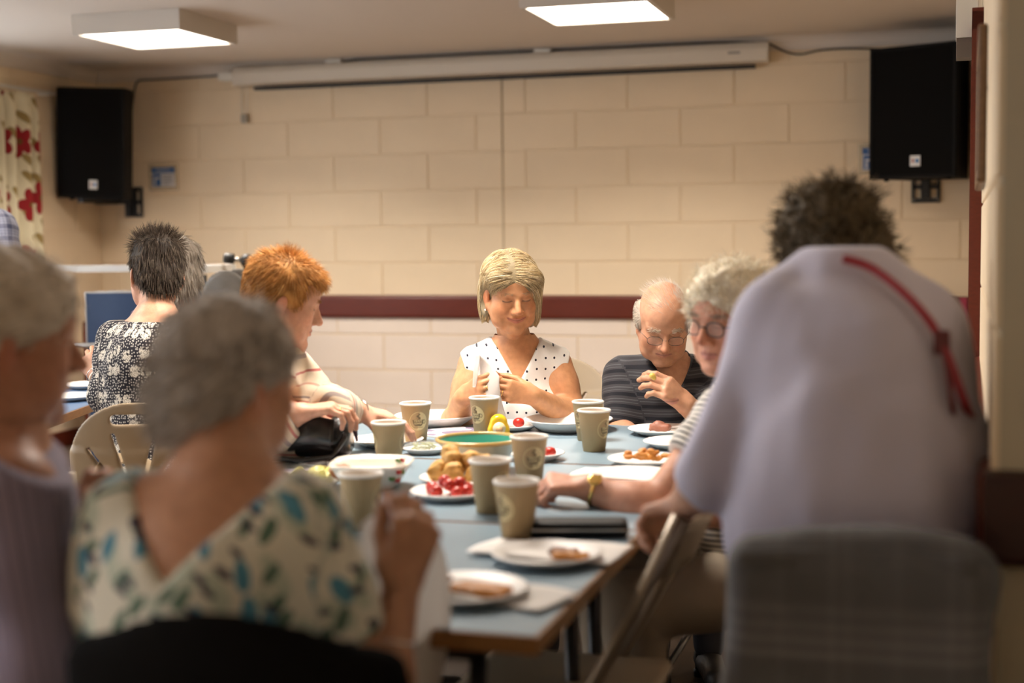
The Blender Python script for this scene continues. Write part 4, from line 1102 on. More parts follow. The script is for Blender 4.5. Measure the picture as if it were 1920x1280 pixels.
# paper napkins on the table
t = NT('paper_napkin', .9); tr = t.N.new('ShaderNodeBsdfTranslucent'); tr.inputs[0].default_value = (.80,.76,.72,1); t.b.inputs['Base Color'].default_value = (.80,.765,.74,1)
ms = t.N.new('ShaderNodeMixShader'); ms.inputs[0].default_value = .5; t.L.new(t.b.outputs[0], ms.inputs[1]); t.L.new(tr.outputs[0], ms.inputs[2]); t.L.new(ms.outputs[0], t.N['Material Output'].inputs[0])
t.bump(t.noise(t.obj(), 300, 2), .15, .002); M_NAP = t.m
M_NAPF = mat('folded_napkin', (.80,.765,.73), .9, bump=.15, bscale=300)
def napkin(name, fn, nu, nv, label, th=.0012, m_=None):
    m = MB(); m.sheet(fn, nu, nv, th); o = m.build(name, m_ or M_NAP); V = np.array([v.co for v in o.data.vertices]); c = Vector(V.mean(0))
    for v in o.data.vertices: v.co -= c
    o.location = c; tag(o, label, 'napkin'); return o
def flat_nap(cx, cy, w, rz, amp, z=ZT+.004):
    def f(u, v):
        x, y = (u-.5)*w, (v-.5)*w*.55; c, s = math.cos(rz), math.sin(rz)
        return Vector((cx+x*c-y*s, cy+x*s+y*c, z + amp*(math.sin(u*5+1)*math.sin(v*4+.5)+1)))
    return f
napkin('napkin', flat_nap(-.665, 2.45, .27, -.10, .004), 20, 10, 'crumpled white napkin under the corner plate', .0012, M_NAPF)
napkin('napkin', flat_nap(-.66, 2.13, .22, -.3, .004), 20, 10, 'white napkin under the near edge plate', .0012, M_NAPF)
napkin('napkin', flat_nap(-.70, 3.30, .26, -.05, .003), 20, 10, 'white napkin with printed edge behind the watch forearm', .0012, M_NAPF)
# ------------------------------------------------------------------ handbag
hb = thing('handbag', (-1.585, 3.365, ZT+.003), math.radians(14))
V, Q = solid([rbox((0,0,.055), (.135,.060,.052), .035), ell((-.05,-.01,.095), (.08,.055,.03), k=.03), ell((.07,.01,.085), (.07,.05,.035), k=.03)], .005, disp=folds(.022, 14, (1,1,1.6)))
V[:,2] = np.maximum(V[:,2], 0); M_BAG = mat('glossy_black_leather', (.014,.012,.011), .28, bump=.35, bscale=40, coat=.25)
o = np_mesh('bag_body', V, Q, M_BAG); o.parent = hb
m = MB(); m.sheet(lambda u, v: Vector(((u-.5)*.20, -.072-.02*math.sin(v*2.5)+.010*math.sin(u*7), .115-.075*v+.006*math.sin(u*11))), 16, 10, .004); m.build('flap', M_BAG, hb)
MB().tube([(-.11,0,.115),(-.03,.006,.124),(.05,.004,.126),(.12,0,.116)], .0035, 8).build('zip', M_METAL, hb)
MB().tube([(-.10,-.03,.10),(-.10,-.075,.07),(-.07,-.11,.02),(.02,-.12,.012),(.10,-.10,.02),(.125,-.06,.06),(.11,-.03,.10)], .007, 8).build('handle', M_BAG, hb)
MB().tube([(.135,-.03,.10),(.15,-.04,.075),(.155,-.045,.05)], [.004,.006,.003], 6).build('zip_tassel', mat('tassel', (.06,.03,.05), .6), hb)
tag(hb, 'slouchy glossy black leather handbag on the blue table', 'handbag')
# ------------------------------------------------------------------ chairs
M_BEIGE = mat('beige_plastic', (.36,.275,.18), .38, bump=.08, bscale=300); M_TUBE = mat('beige_tube', (.40,.33,.25), .3, .3)
M_GREYP = mat('grey_plastic', (.20,.185,.165), .33)
def folding_chair(loc, rz, label, m=M_BEIGE, zt=.84, group='folding chairs', slots=True, w=.215):
    """faces +Y in its own frame; back at -Y"""
    t = thing('folding_chair', loc, rz)
    def Xf(x, y, z): return (x, y, z)
    y0 = -.20
    pr = [rbox((0,0,0), (w,.150,.011), .010, k=0)]
    # back panel in a plane: x across, y up the panel; domed top
    pr = [rbox((0,-.065,0), (w,.09,.012), .011, k=0), ell((0,-.005,0), (w*1.03,.170,.012), k=.02)]
    if slots:
        for a in (-62,-40,-17,17,40,62):
            s, c = math.sin(math.radians(a)), math.cos(math.radians(a)); b = np.array((0,-.155,0)); l0, l1 = (.10,.245) if abs(a) < 50 else (.085,.19)
            q0, q1 = b + np.array((s*l0*.75,c*l0,0)), b + np.array((s*l1*.80,c*l1,0)); qd = q1 - q0
            pr.append(P('b', (q0+q1)/2, None, (.0058, np.linalg.norm(qd)/2, .05), .005, rotm('Z', -math.atan2(qd[0], qd[1])), .001, 's'))
        pr.append(P('b', (0,.115,0), None, (.062,.015,.05), .014, None, .004, 's'))
    V, Q = solid(pr, .0045 if slots else .008)
    V[:,2] += -.9*(V[:,0]**2)/.2*.25                       # slight wrap round the sitter
    tl = math.radians(12); M = np.array(T(0, y0-.02, zt-.165) @ RX(math.pi/2 + tl))
    V = V @ M[:3,:3].T + M[:3,3]; o = np_mesh('backrest', V, Q, m); o.parent = t
    V, Q = solid([rbox((0,.0,.445), (.205,.20,.014), .013, k=0)], .010); o = np_mesh('seat', V, Q, m); o.parent = t
    for s in (-1, 1):
        x = s*(w-.004)
        MB().tube([(x*.99,y0-.045,zt-.19),(x,y0-.02,zt-.30),(x,y0+.10,.44),(x,.22,.012)], .0125, 8).build('frame_tube', M_TUBE, t)
        MB().tube([(x*.93,.13,.43),(x*.93,-.10,.22),(x*.93,-.25,.012)], .0115, 8).build('leg', M_TUBE, t)
        for y in (.22, -.25): MB().tube([(x*.97,y,.02),(x*.97,y,0)], .016, 8).build('foot', M_BLACK, t)
    MB().tube([(-w+.01,.17,.10),(w-.01,.17,.10)], .009, 8).build('stretcher', M_TUBE, t)
    tag(t, label, 'chair', group); return t
b_ = at(252, 790, 3.86); folding_chair((b_.x - .22*math.sin(math.radians(25)), b_.y + .22*math.cos(math.radians(25)), 0), math.radians(25), 'beige folding chair with fan slots, behind the flowered black blouse', zt=.875, w=.17)
folding_chair((-1.325, 4.68, 0), math.radians(180-4), 'beige folding chair under the blonde woman', zt=.88)
folding_chair((-.76, 4.74, 0), math.radians(180), 'beige folding chair under the man in the striped polo', zt=.72)
folding_chair((-1.93, 3.42, 0), math.radians(-90), 'beige folding chair under the red haired woman', zt=.72)
folding_chair((-.20, 2.98, 0), math.radians(90), 'beige folding chair under the woman with the gold watch', zt=.74)
for px, py, dp, lab in ((424, 503, 6.2, 'rounded grey chair back near the wall, in front of the blue boards'), (449, 500, 6.75, 'rearmost rounded grey chair back, half hidden behind its twin')):
    b_ = at(px, py, dp); folding_chair((b_.x - .22*math.sin(YAW), b_.y + .22*math.cos(YAW), 0), YAW, lab, M_GREYP, zt=b_.z, slots=False, w=.115)
# empty chair pushed under the table, its slanted frame toward us
t = thing('folding_chair', (-.64, 2.615, 0))
for y in (-.195, .195):
    MB().tube([(.215,y,.815),(.13,y,.63),(-.215,y,.012)], .022, 10, flat=.6).build('frame_tube', M_TUBE, t)
    MB().tube([(-.06,y*.92,.43),(.06,y*.92,.22),(.19,y*.92,.012)], .0115, 8).build('leg', M_TUBE, t)
    for x in (-.215,.19): MB().tube([(x,y,.02),(x,y,0)], .017, 8).build('foot', M_BLACK, t)
V, Q = solid([rbox((-.05,0,.440), (.19,.17,.014), .013, k=0)], .010); o = np_mesh('seat', V, Q, M_BEIGE); o.parent = t
m = MB(); m.sheet(lambda u, v: Vector((.212-.045*v+.03*math.sin(math.pi*u), -.18+.36*u, .80-.10*v)), 12, 4, .010); m.build('backrest', M_BEIGE, t)
tag(t, 'empty beige folding chair pushed under the near table corner', 'chair', 'folding chairs')
# upholstered near chairs
def padded_chair(loc, rz, label, m, w=.225, zt=.90, h=.34, name='padded_chair', sw=.225):
    t = thing(name, loc, rz)
    V, Q = solid([rbox((0,-.21,zt-h/2-.05), (w,.030,h/2), .028, k=0), ell((0,-.21,zt-.13), (w,.030,.13), k=.03)], .009)
    V[:,1] += 1.2*(V[:,0]**2) + (V[:,2]-.5)*-.10; o = np_mesh('backrest', V, Q, m); o.parent = t
    V, Q = solid([rbox((0,.01,.445), (sw,.215,.03), .028, k=0)], .012); o = np_mesh('seat', V, Q, m); o.parent = t
    for s in (-1, 1):
        MB().tube([(s*(w-.05),-.23,zt-.14),(s*(w-.05),-.20,.50),(s*(sw-.025),-.17,.43),(s*(sw-.025),-.24,.012)], .012, 8).build('leg', M_LEG, t)
        MB().tube([(s*(sw-.025),.19,.43),(s*(sw-.025),.21,.012)], .012, 8).build('leg', M_LEG, t)
        for y in (-.24,.21): MB().tube([(s*(sw-.025),y,.016),(s*(sw-.025),y,0)], .015, 8).build('foot', M_BLACK, t)
    tag(t, label, 'chair', 'padded stacking chairs'); return t
M_BLKF = mat('black_upholstery', (.005,.0043,.004), .95, bump=.3, bscale=300, spec=.08)
padded_chair((-.800, 1.655, 0), math.radians(6), 'black padded chair back in the near foreground', M_BLKF, w=.205, zt=.885)
# ------------------------------------------------------------------ far end of the hall
# folded blue tables standing in a white railed trolley by the wall
b_ = at(290, 600, 6.95); ra = math.radians(9)
t = thing('table_trolley', (b_.x - .10, b_.y + .12, 0), ra)
M_RAIL = mat('rail_white', (.85,.84,.80), .3)
MB().box((-.10,0,.11), (1.40,.42,.04)).build('deck', M_STEEL, t)
for x in (-.78, .36):
    for q in (-1, 1): MB().tube([(x,q*.17-.016,.05),(x,q*.17+.016,.05)], .05, 14).build('wheel', M_BLACK, t)
for x, y, z in ((-.80,.20,1.155),(.36,.20,1.155),(.36,-.20,1.14),(-.80,-.20,.80)): MB().tube([(x,y,.10),(x,y,z)], .014, 8).build('upright', M_STEEL, t)
MB().box((-.22,.20,1.165), (1.20,.034,.034)).build('rail', M_RAIL, t)
MB().box((.36,.0,1.165), (.034,.40,.034)).build('rail', M_RAIL, t)
MB().tube([(-.80,-.20,.80),(.36,-.20,.80)], .012, 8).build('rail', M_METAL, t)
tag(t, 'white railed trolley holding the upright blue boards', 'trolley')
for k, (dx, dy) in enumerate(((-.005,-.10),(.02,-.03),(.05,.04))):
    b = thing('folded_table', (b_.x - .10 + dx*math.cos(ra) - dy*math.sin(ra), b_.y + .12 + dx*math.sin(ra) + dy*math.cos(ra), .131), ra)
    w_ = .55
    MB().box((0,0,.46), (w_,.024,.92), bev=.004).build('table_top', M_BLUE2, b)
    for x in (-w_/2-.002, w_/2+.002): MB().box((x,0,.46), (.006,.027,.92)).build('edging', M_METAL, b)
    MB().box((0,0,.923), (w_+.01,.027,.006)).build('edging', M_METAL, b)
    MB().tube([(w_/2-.05,.022,.1),(w_/2-.05,.022,.88)], .010, 8).build('folded_leg', M_LEG, b)
    tag(b, ['front upright blue folded table board in the trolley', 'middle upright blue folded table board in the trolley', 'rear upright blue folded table board in the trolley'][k], 'folded table', 'folded tables in the trolley')
# dark shelf unit left of the boards
t = thing('low_shelf', (-4.55, 7.75, 0))
for z in (.03,.45,.80): MB().box((0,0,z), (.90,.34,.03)).build('shelf', M_MAHOG, t)
for x in (-.45,.45): MB().box((x,0,.41), (.03,.34,.81)).build('side_panel', M_MAHOG, t)
MB().box((0,.165,.41), (.88,.01,.78)).build('back_panel', M_MAHOG, t)
tag(t, 'low dark wooden shelf unit by the wall beyond the white rails', 'shelf')
# microphone boom stand behind the red haired woman
b0 = at(463, 488, 7.05)
t = thing('microphone_stand', (b0.x, b0.y, 0))
up = b0.z; r_ = Vector(_r0)
MB().tube([(0,0,.04),(0,0,up-.02)], .011, 8).build('pole', M_BLACK, t)
for k in range(3):
    a = k*2.094+.4; MB().tube([(0,0,.20),(.28*math.cos(a),.28*math.sin(a),.014)], .010, 6).build('leg', M_BLACK, t)
V, Q = solid([ell((0,0,up), (.034,.034,.034), k=0), cone((0,0,up-.01), (.012,0,up-.07), .026, .018, k=.01), cone((.02,-.01,up-.045), (.05,-.02,up-.05), .009, .012, k=.008)], .005); o = np_mesh('boom_clamp', V, Q, M_BLACK); o.parent = t
e = r_*-.105 + Vector((0,0,.012))
MB().tube([Vector((0,0,up)) + e*.25, Vector((0,0,up)) + e*.62], .010, 8).build('boom', M_METAL, t)
MB().tube([Vector((0,0,up)) + e*.60, Vector((0,0,up)) + e*.66, Vector((0,0,up)) + e*1.02, Vector((0,0,up)) + e*1.08], [.022,.027,.027,.022], 14).build('counterweight', M_BLACK, t)
MB().tube([Vector((0,0,up+.005)), Vector((0,0,up+.012)) + r_*.12], .007, 8).build('boom', M_STEEL, t)
tag(t, 'black microphone stand clamp and counterweight behind the red hair', 'microphone stand')
# books and leaflets by the far corner on the right
t = thing('leaflet_rack', (.02, 8.12, 0))
for x in (-.20,.17): MB().box((x,0,.48), (.02,.22,.96)).build('side_panel', M_MAHOG, t)
for z in (.30,.55,.78): MB().box((-.015,0,z), (.35,.22,.018)).build('shelf', M_OAK, t)
MB().box((-.015,.105,.5), (.35,.01,.90)).build('back_panel', M_MAHOG, t)
tag(t, 'dark narrow rack of shelves in the far corner by the door', 'shelf')
for k, (x, z, w, h, c, lab) in enumerate([(-.10,.79,.13,.21,(.42,.012,.015),'bright red folder at the top of the corner rack'), (.115,.79,.035,.16,(.32,.03,.07),'crimson booklet standing in the corner rack'), (.06,.559,.06,.14,(.45,.30,.05),'yellow booklet on the lower shelf of the corner rack'), (.12,.559,.04,.15,(.35,.05,.06),'dark red booklet on the lower shelf of the corner rack')]):
    b = thing('booklet', (.02+x, 8.06, z)); MB().box((0,0,h/2), (w,.016,h)).build('pages', M_CUPW, b); MB().box((0,-.0095,h/2), (w+.003,.003,h+.002)).build('cover', mat('cover_%d' % k, c, .35), b); MB().box((-w/2-.001,-.001,h/2), (.003,.02,h+.002)).build('spine', mat('cover_%d' % k, c, .35), b)
    tag(b, lab, 'booklet', 'booklets in the corner rack')
# ------------------------------------------------------------------ the people
Fh = Vector((-math.sin(YAW), math.cos(YAW), 0))
def dv(r, f, u): return A3(Vector(_r0)*r + Fh*f + Vector((0,0,u)))
def av(px, py, d): return A3(at(px, py, d))
def flr(v, z): v = A3(v).copy(); v[2] = z; return v
def bx(prims, res, lo=None, hi=None): return (prims, res, lo, hi)
def skin_pieces(p, base, mname, pieces, tint=None):
    V, Q = join_vq([solid(pr, r, lo, hi) for pr, r, lo, hi in pieces])
    col = head_tint(V, p.HM, base, **(tint or {}))
    o = np_mesh(p.name, V - p.origin, Q, skin_mat(mname), None, col); o.location = Vector(p.origin); bpy.context.view_layer.update()
    tag(o, p.label, 'person'); p.o = o; return o
def add_hair(p, cap, colors, n, flow, length, rad=.0009, lift=.15, res=.004, grav=.0, seg=5, jitter=.2, keep=None, seed=1, disp=None, cuts=None, shadow=.8, name='hair', curl=0.0, hug=None, kill=None):
    """cap: head-local solids; flow(p, n) -> head-local direction of the lying hair"""
    rg = np.random.RandomState(seed)
    V, Q = solid(cap, res, disp=disp, cuts=cuts)
    cols = np.array(colors)
    parts = [(V, Q)]; w = vnoise(V*np.array((1,1,.25)), 60)[:, None]; w2 = vnoise(V+3, 25)[:, None]
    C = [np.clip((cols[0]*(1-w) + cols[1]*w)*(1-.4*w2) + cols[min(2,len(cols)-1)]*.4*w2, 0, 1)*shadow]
    if n:
        pt, nr = surf_sample(V, Q, n, rg, keep); d = flow(pt, nr); d = d/(np.linalg.norm(d, axis=1)[:, None]+1e-9)
        d = d - nr*np.clip((d*nr).sum(1), None, 0)[:, None]; d = d + nr*lift
        ln = rg.uniform(length[0], length[1], n)
        def bend(q, dd, t):
            g = np.array((0,0,-grav)); r = g + (rg.normal(0, curl, q.shape) if curl else 0); return np.broadcast_to(r, q.shape)
        hf = None
        if hug is not None:
            lay_ = rg.uniform(hug[0], hug[1], n); e_ = .0015
            def hf(q):
                f0 = sdf(cap, q); g = np.stack([sdf(cap, q + np.eye(3)[i]*e_) - f0 for i in range(3)], 1); g /= np.linalg.norm(g, axis=1)[:, None] + 1e-9
                return q - g*(np.clip(f0 - lay_, -.02, .02))[:, None]*.85
        Vs, Qs = strands(pt - nr*.002, d, ln, rad, bend, seg, 3, jitter, rg, hf, kill)
        n = len(Vs)//((seg+1)*3); k = rg.randint(0, len(cols), n); m = rg.uniform(.75, 1.2, n)
        cs = np.repeat(cols[k]*m[:, None], (seg+1)*3, axis=0)
        parts.append((Vs, Qs)); C.append(np.clip(cs, 0, 1))
    V, Q = join_vq(parts); C = np.concatenate(C)
    V = V @ p.HM[:3,:3].T + p.HM[:3,3]
    return p.child(name, V, Q, hair_mat('hair_fibre'), C)
def brows(p, col, z=.031, n=70, ln=.010, rad=.0006, bush=1.0, seed=3):
    rg = np.random.RandomState(seed)
    for s in (-1, 1):
        u = rg.rand(n); x = .012 + .034*u; pt = np.stack([s*x, .0915 - .016*u**1.6 - .002, z + .004*np.sin(u*2.6) - .003*u + rg.normal(0, .0016*bush, n)], 1)
        hp_ = head_prims(**p.hkw)
        for _ in range(6):
            f0 = sdf(hp_, pt); g = np.stack([sdf(hp_, pt + np.eye(3)[i]*.001) - f0 for i in range(3)], 1); g /= np.linalg.norm(g, axis=1)[:, None] + 1e-9; pt = pt - g*(f0 - .0003)[:, None]
        d = np.stack([s*np.ones(n), .35+0*u, .25*bush - .5*u], 1) + rg.normal(0,.2*bush,(n,3))
        V, Q = strands(pt, d, rg.uniform(.6,1.1,n)*ln, rad, lambda q,dd,t: np.zeros_like(q), 3, 3, .1, rg)
        C = np.clip(np.repeat(np.array(col)[None,:]*rg.uniform(.8,1.2,(n,1)), 12, 0), 0, 1)
        p.child('eyebrow', V @ p.HM[:3,:3].T + p.HM[:3,3], Q, hair_mat('hair_fibre'), C)
def cap_base(w=1.0, top=1.0, back=1.0):
    return [ell((0,-.014,.056*top), (.083*w,.104*back,.084*top), k=0), ell((0,-.055,-.005), (.074*w,.052*back,.062), k=.03)]
def face_cut(cx=.0, cy=.125, cz=-.03, rx=.066, ry=.085, rz=.098, k=.012):
    return ell((cx,cy,cz), (rx,ry,rz), k=k, op='s')
def wear(p, name, prims, res, m, cuts=None, disp=None, axes=None, pat=None, lo=None, hi=None, label=None):
    V, Q = solid(prims, res, lo, hi, disp=disp, cuts=cuts)
    pt = pat(V) if pat else (limb_pat(V, axes) if axes else None)
    return p.child(name, V, Q, m, None, pt, label)
def onto(prims, q, off):
    """moves points to a given distance above a solid's surface"""
    q = np.atleast_2d(np.asarray(q, float))
    for _ in range(8):
        f0 = sdf(prims, q); g = np.stack([sdf(prims, q + np.eye(3)[i]*.002) - f0 for i in range(3)], 1); g /= np.linalg.norm(g, axis=1)[:, None] + 1e-9; q = q - g*(f0 - off)[:, None]*.9
    return q
def tor_local(V, o, R): return (V - A3(o)) @ R
def ring_at(p, c, axis, r, m, name='ring', tube=.0012, gem=None, label=None):
    ax = A3(axis); ax /= np.linalg.norm(ax); a = np.cross(ax, (.3,.5,.8)); a /= np.linalg.norm(a); b = np.cross(ax, a); c = A3(c)
    mb = MB(); mb.tube([c + (a*math.cos(t) + b*math.sin(t))*r for t in np.linspace(0, 2*math.pi, 21)], tube, 6, cap=False)
    o = p.mb(name, mb, m, label)
    if gem is not None: q = c + A3(gem); p.mb('gem', MB().lathe([(0,0),(.0022,.0008),(.003,.002),(0,.0034)], 8, T(q)), m, parent=o)
    return o
M_GOLD = mat('gold', (.85,.56,.18), .22, 1.0); M_SILVER = mat('silver', (.80,.79,.77), .2, 1.0)
M_TROUS = mat('dark_trousers', (.016,.016,.024), .85); M_SHOE = mat('dark_shoe', (.02,.017,.015), .5)
M_BTROUS = mat('beige_trousers', (.30,.235,.165), .85, bump=.2, bscale=40)
def glasses(p, m, w=.0205, h=.0155, z=.006, y=.101, tube=.0011, x=.032, arms=True, lens=True):
    mb = MB(); HM = Matrix([list(r) for r in p.HM])
    for s in (-1, 1):
        pts = [HM @ Vector((s*x + w*math.copysign(abs(math.cos(t))**.8, math.cos(t)), y - .006*abs(s*x + w*math.cos(t))/.05, z + h*math.copysign(abs(math.sin(t))**.8, math.sin(t)))) for t in np.linspace(0, 2*math.pi, 29)]
        mb.tube(pts, tube, 6, cap=False)
        if arms: mb.tube([HM @ Vector((s*(x+w), y-.006, z+.006)), HM @ Vector((s*.076, .06, z+.008)), HM @ Vector((s*.083, -.012, z+.010)), HM @ Vector((s*.080, -.028, z-.012))], tube, 6)
    mb.tube([HM @ Vector((-(x-w), y-.002, z+.003)), HM @ Vector((0, y+.004, z+.006)), HM @ Vector((x-w, y-.002, z+.003))], tube, 6)
    o = p.mb('glasses', mb, m)
    if lens:
        for s in (-1, 1):
            vs = [HM @ Vector((s*x + w*.97*math.cos(t), y - .006*abs(s*x+w*math.cos(t))/.05, z + h*.97*math.sin(t))) for t in np.linspace(0, 2*math.pi, 24, endpoint=False)]
            b = MB(); b.add(vs, [tuple(range(24))]); p.mb('lens', b, mat('spectacle_lens', (.9,.9,.88), .05, alpha=.10, spec=.6), parent=o)
    return o
def seated_legs(p, hip, face, knee_z=.50, m=M_TROUS, spread=.10, ln=.40, shin=.0):
    f = A3(face); f[2] = 0; f /= np.linalg.norm(f); x = np.cross(f, (0,0,1)); p.facing = tuple(f)
    h = flr(hip, .52); hips = [h - x*spread*.8, h + x*spread*.8]; kn = [flr(q + f*ln, knee_z) for q in hips]; ft = [flr(k + f*shin, 0.0) for k in kn]
    legs(p, hips, kn, ft, m, M_SHOE)
def stripes(name, base, bands, period, rough=.8, axis=1, sub=None):
    """bands: list of (start, end, colour) inside one period, along the pattern's v"""
    t = NT(name, rough, sheen=.1); s = t.sep(t.attr()); f = t.math('FRACT', t.math('DIVIDE', t.math('ADD', s[axis], 100*period), period))
    c = base
    for a, b, col in bands:
        g = t.math('MULTIPLY', t.math('GREATER_THAN', f, a), t.math('LESS_THAN', f, b)); c = t.mix(g, c, col)
    if isinstance(c, tuple): c = t.mix(0.0, c, c)
    n = t.noise(t.obj(), 260, 2); t.bump(n, .25, .0015)
    if sub: c = t.mix(t.math('MULTIPLY', t.step(t.noise(t.comb(t.math('MULTIPLY', s[0], 3.0), t.math('MULTIPLY', s[1], .6)), 900, 1), .45, .55), sub), c, (0.0,0.0,0.0))
    return t.done(c)

# ---- 1  blonde woman facing us ------------------------------------------------
p = Person('person', 'blonde woman in white polka dot top folding a napkin', (-1.27, 4.40, .45))
p.head(at(957,553,4.44), dv(.24,-.95,-.27), dv(-.03,.0,1), .97, smile=1.0, cheek=1.08, jaw=1.10, jowl=1.10, nose=1.12, brow=1.1)
N = av(967,645,4.50); SR = av(893,684,4.50); SL = av(1038,684,4.52); C = av(966,740,4.53); P0 = flr(av(966,860,4.60), .56)
ER, WR, EL, WL = av(853,806,4.44), av(866,747,4.27), av(1078,790,4.45), av(1000,742,4.27)
neck = [cone(p.L(0,-.022,-.055), N + dv(0,.01,0)*1, .048, .052, k=.03), cone(p.L(0,.01,-.085), N + dv(0,-.045,-.02), .028, .03, k=.03)]
tor, R = torso_prims(P0, C, N, SL, SR, w=.98, bust=1.0, belly=1.0, sh=.044)
fr, fl_ = arm_prims(SR, ER, WR, r=(.050,.043,.042,.027)), arm_prims(SL, EL, WL, r=(.052,.045,.044,.028))
hr = hand_prims(WR, dv(.62,-.45,.42), dv(.72,.70,-.05), 'R', curls((.55,.75,.5),(.62,.8,.5),(.7,.9,.5),(.75,.9,.5)), .92, spread=.02, thumb=((.55,.45,.7),(.75,.15,.65),(.9,.0,.45)))
hl = hand_prims(WL, dv(-.90,-.30,.22), dv(-.30,.95,-.05), 'L', curls((.30,.55,.4),(.36,.6,.4),(.42,.7,.4),(.5,.75,.4)), .92, spread=.02, thumb=((.7,.45,.6),(.85,.1,.55),(.95,-.05,.4)))
arms_ = fr + fl_
skin_pieces(p, (.54,.262,.128), 'skin_tan', [bx(p.hp + neck, .0030, lo=(-9,-9,N[2]+.005)), bx(neck + tor + arms_, .006, lo=(-9,-9,.70), hi=(9,9,N[2]+.03)), bx(fr[2:] + hr, .0024), bx(fl_[2:] + hl, .0024)], dict(smile=1.0, lip=(.46,.15,.11), lash=.95))
t = NT('polka_dot', .8, sheen=.1); s = t.sep(t.attr())
d_ = t.voro(t.comb(s[0], s[1]), 33.0, 'Distance', .22); t.bump(t.noise(t.obj(), 20, 3), .3, .01)
M_POLKA = t.done(t.mix(t.step(d_, .100, .125), (.012,.010,.022), (.80,.775,.74)))
tc, _ = torso_prims(P0, C, N, SL, SR, w=.98, bust=1.02, belly=1.05, pad=.009, sh=.058)
def vneck(q):
    L = tor_local(q, N, R); zv = -.098; w = .066*np.clip((L[:,2]-zv)/(-zv+.01), 0, 1.15)
    return np.maximum(np.maximum(np.abs(L[:,0]) - w - np.clip(L[:,2],0,1)*.3, zv - L[:,2]), -(L[:,1] + .05))
xd = (SR - SL)/np.linalg.norm(SR - SL)
cut = [vneck, halfspace(SR + xd*.040, xd + np.array((0,0,-.30))), halfspace(SL - xd*.040, -xd + np.array((0,0,-.30))), halfspace(N + np.array((0,0,.035)), (0,0,1))]
wear(p, 'top', tc, .0045, M_POLKA, cut, folds(.012, 16, (1,1,.5)), pat=lambda V: np.stack([tor_local(V,N,R)[:,0], tor_local(V,N,R)[:,2], 0*V[:,0]], 1))
def flow(q, n):
    side = np.where(q[:,0] > .012, 1.0, -1.0); low = np.clip((.085 - q[:,2])*14, 0, 1); frontal = np.clip((q[:,1] - .02)*14, 0, 1)
    back_ = np.where(q[:,0] > .012, .55, .10)
    return np.stack([side*(1.0 - .85*low), -.10 - back_*frontal - .12*low, -.30 - 1.5*low], 1)
BL = [(.70,.54,.31),(.50,.365,.19),(.84,.73,.51),(.38,.27,.145),(.62,.47,.265)]
cap = cap_base(1.06,1.02,1.04) + [ell((.076,-.026,-.026), (.018,.036,.062), k=.02), ell((-.076,.000,-.034), (.020,.050,.068), k=.02), ell((0,-.070,-.035), (.074,.042,.064), k=.03), ell((-.042,.060,.066), (.046,.032,.040), R=rotm('Y',-.5), k=.02), ell((.046,.050,.076), (.036,.034,.030), k=.02), ell((-.070,.044,.014), (.016,.026,.056), k=.012), face_cut(.004,.134,-.022,.0625,.080,.098), ell((0,.10,-.10), (.058,.09,.05), k=.01, op='s'), ell((.088,.004,-.012), (.022,.026,.044), k=.006, op='s')]
kl = lambda q: ((q[:,1] > .052) & (np.abs(q[:,0]-.004) < .042) & (q[:,2] < .052)) | ((q[:,0] > .060) & (np.abs(q[:,1]-.002) < .022) & (q[:,2] < .022) & (q[:,2] > -.06))
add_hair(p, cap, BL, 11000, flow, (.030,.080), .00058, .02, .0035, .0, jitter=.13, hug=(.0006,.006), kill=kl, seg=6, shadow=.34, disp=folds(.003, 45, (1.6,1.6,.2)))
brows(p, (.42,.27,.16), n=50, ln=.008, rad=.0005)
for s in (1,): p.mb('earring', MB().lathe([(0,-.003),(.004,-.002),(.005,.001),(.003,.004),(0,.005)], 10, T(p.L(s*.082,.002,-.046))), M_SILVER)
kn = A3(hr[8].b if hr[8].t == 'c' else hr[8].a)
ring_at(p, (hr[13].a*.5 + hr[13].b*.5) if hr[13].t == 'c' else hr[13].a, (hr[13].b - hr[13].a) if hr[13].t == 'c' else (1,0,0), .0098, M_GOLD, tube=.0016, gem=dv(.0,-.010,.0))
ring_at(p, hl[13].a*.5 + hl[13].b*.5, hl[13].b - hl[13].a, .0098, M_GOLD, gem=dv(.0,-.0095,.002))
seated_legs(p, P0, dv(0,-1,0))
# the napkin she folds and the clear knife
c0, c1, c2 = at(897,664,4.23), at(938,704,4.21), at(950,790,4.21); c3 = at(893,735,4.23)
napkin('napkin', lambda u, v: (c0.lerp(c1, u)).lerp(c3.lerp(c2, u*.8+.2*v), v) + Vector((0,.012*math.sin(u*4+v*3),0)), 14, 16, 'white paper napkin held by the blonde woman')
k0, k1 = at(889,726,4.215), at(897,656,4.225); kd = (k1-k0)
m = MB(); m.sheet(lambda u, v: k0 + kd*v + Vector(_r0)*((u-.5)*(.010+.006*math.sin(v*3))), 4, 12, .0015); o = m.build('plastic_knife', mat('clear_plastic', (.80,.74,.70), .1, alpha=.45)); tag(o, 'clear plastic knife upright in the hand of the blonde woman', 'knife')

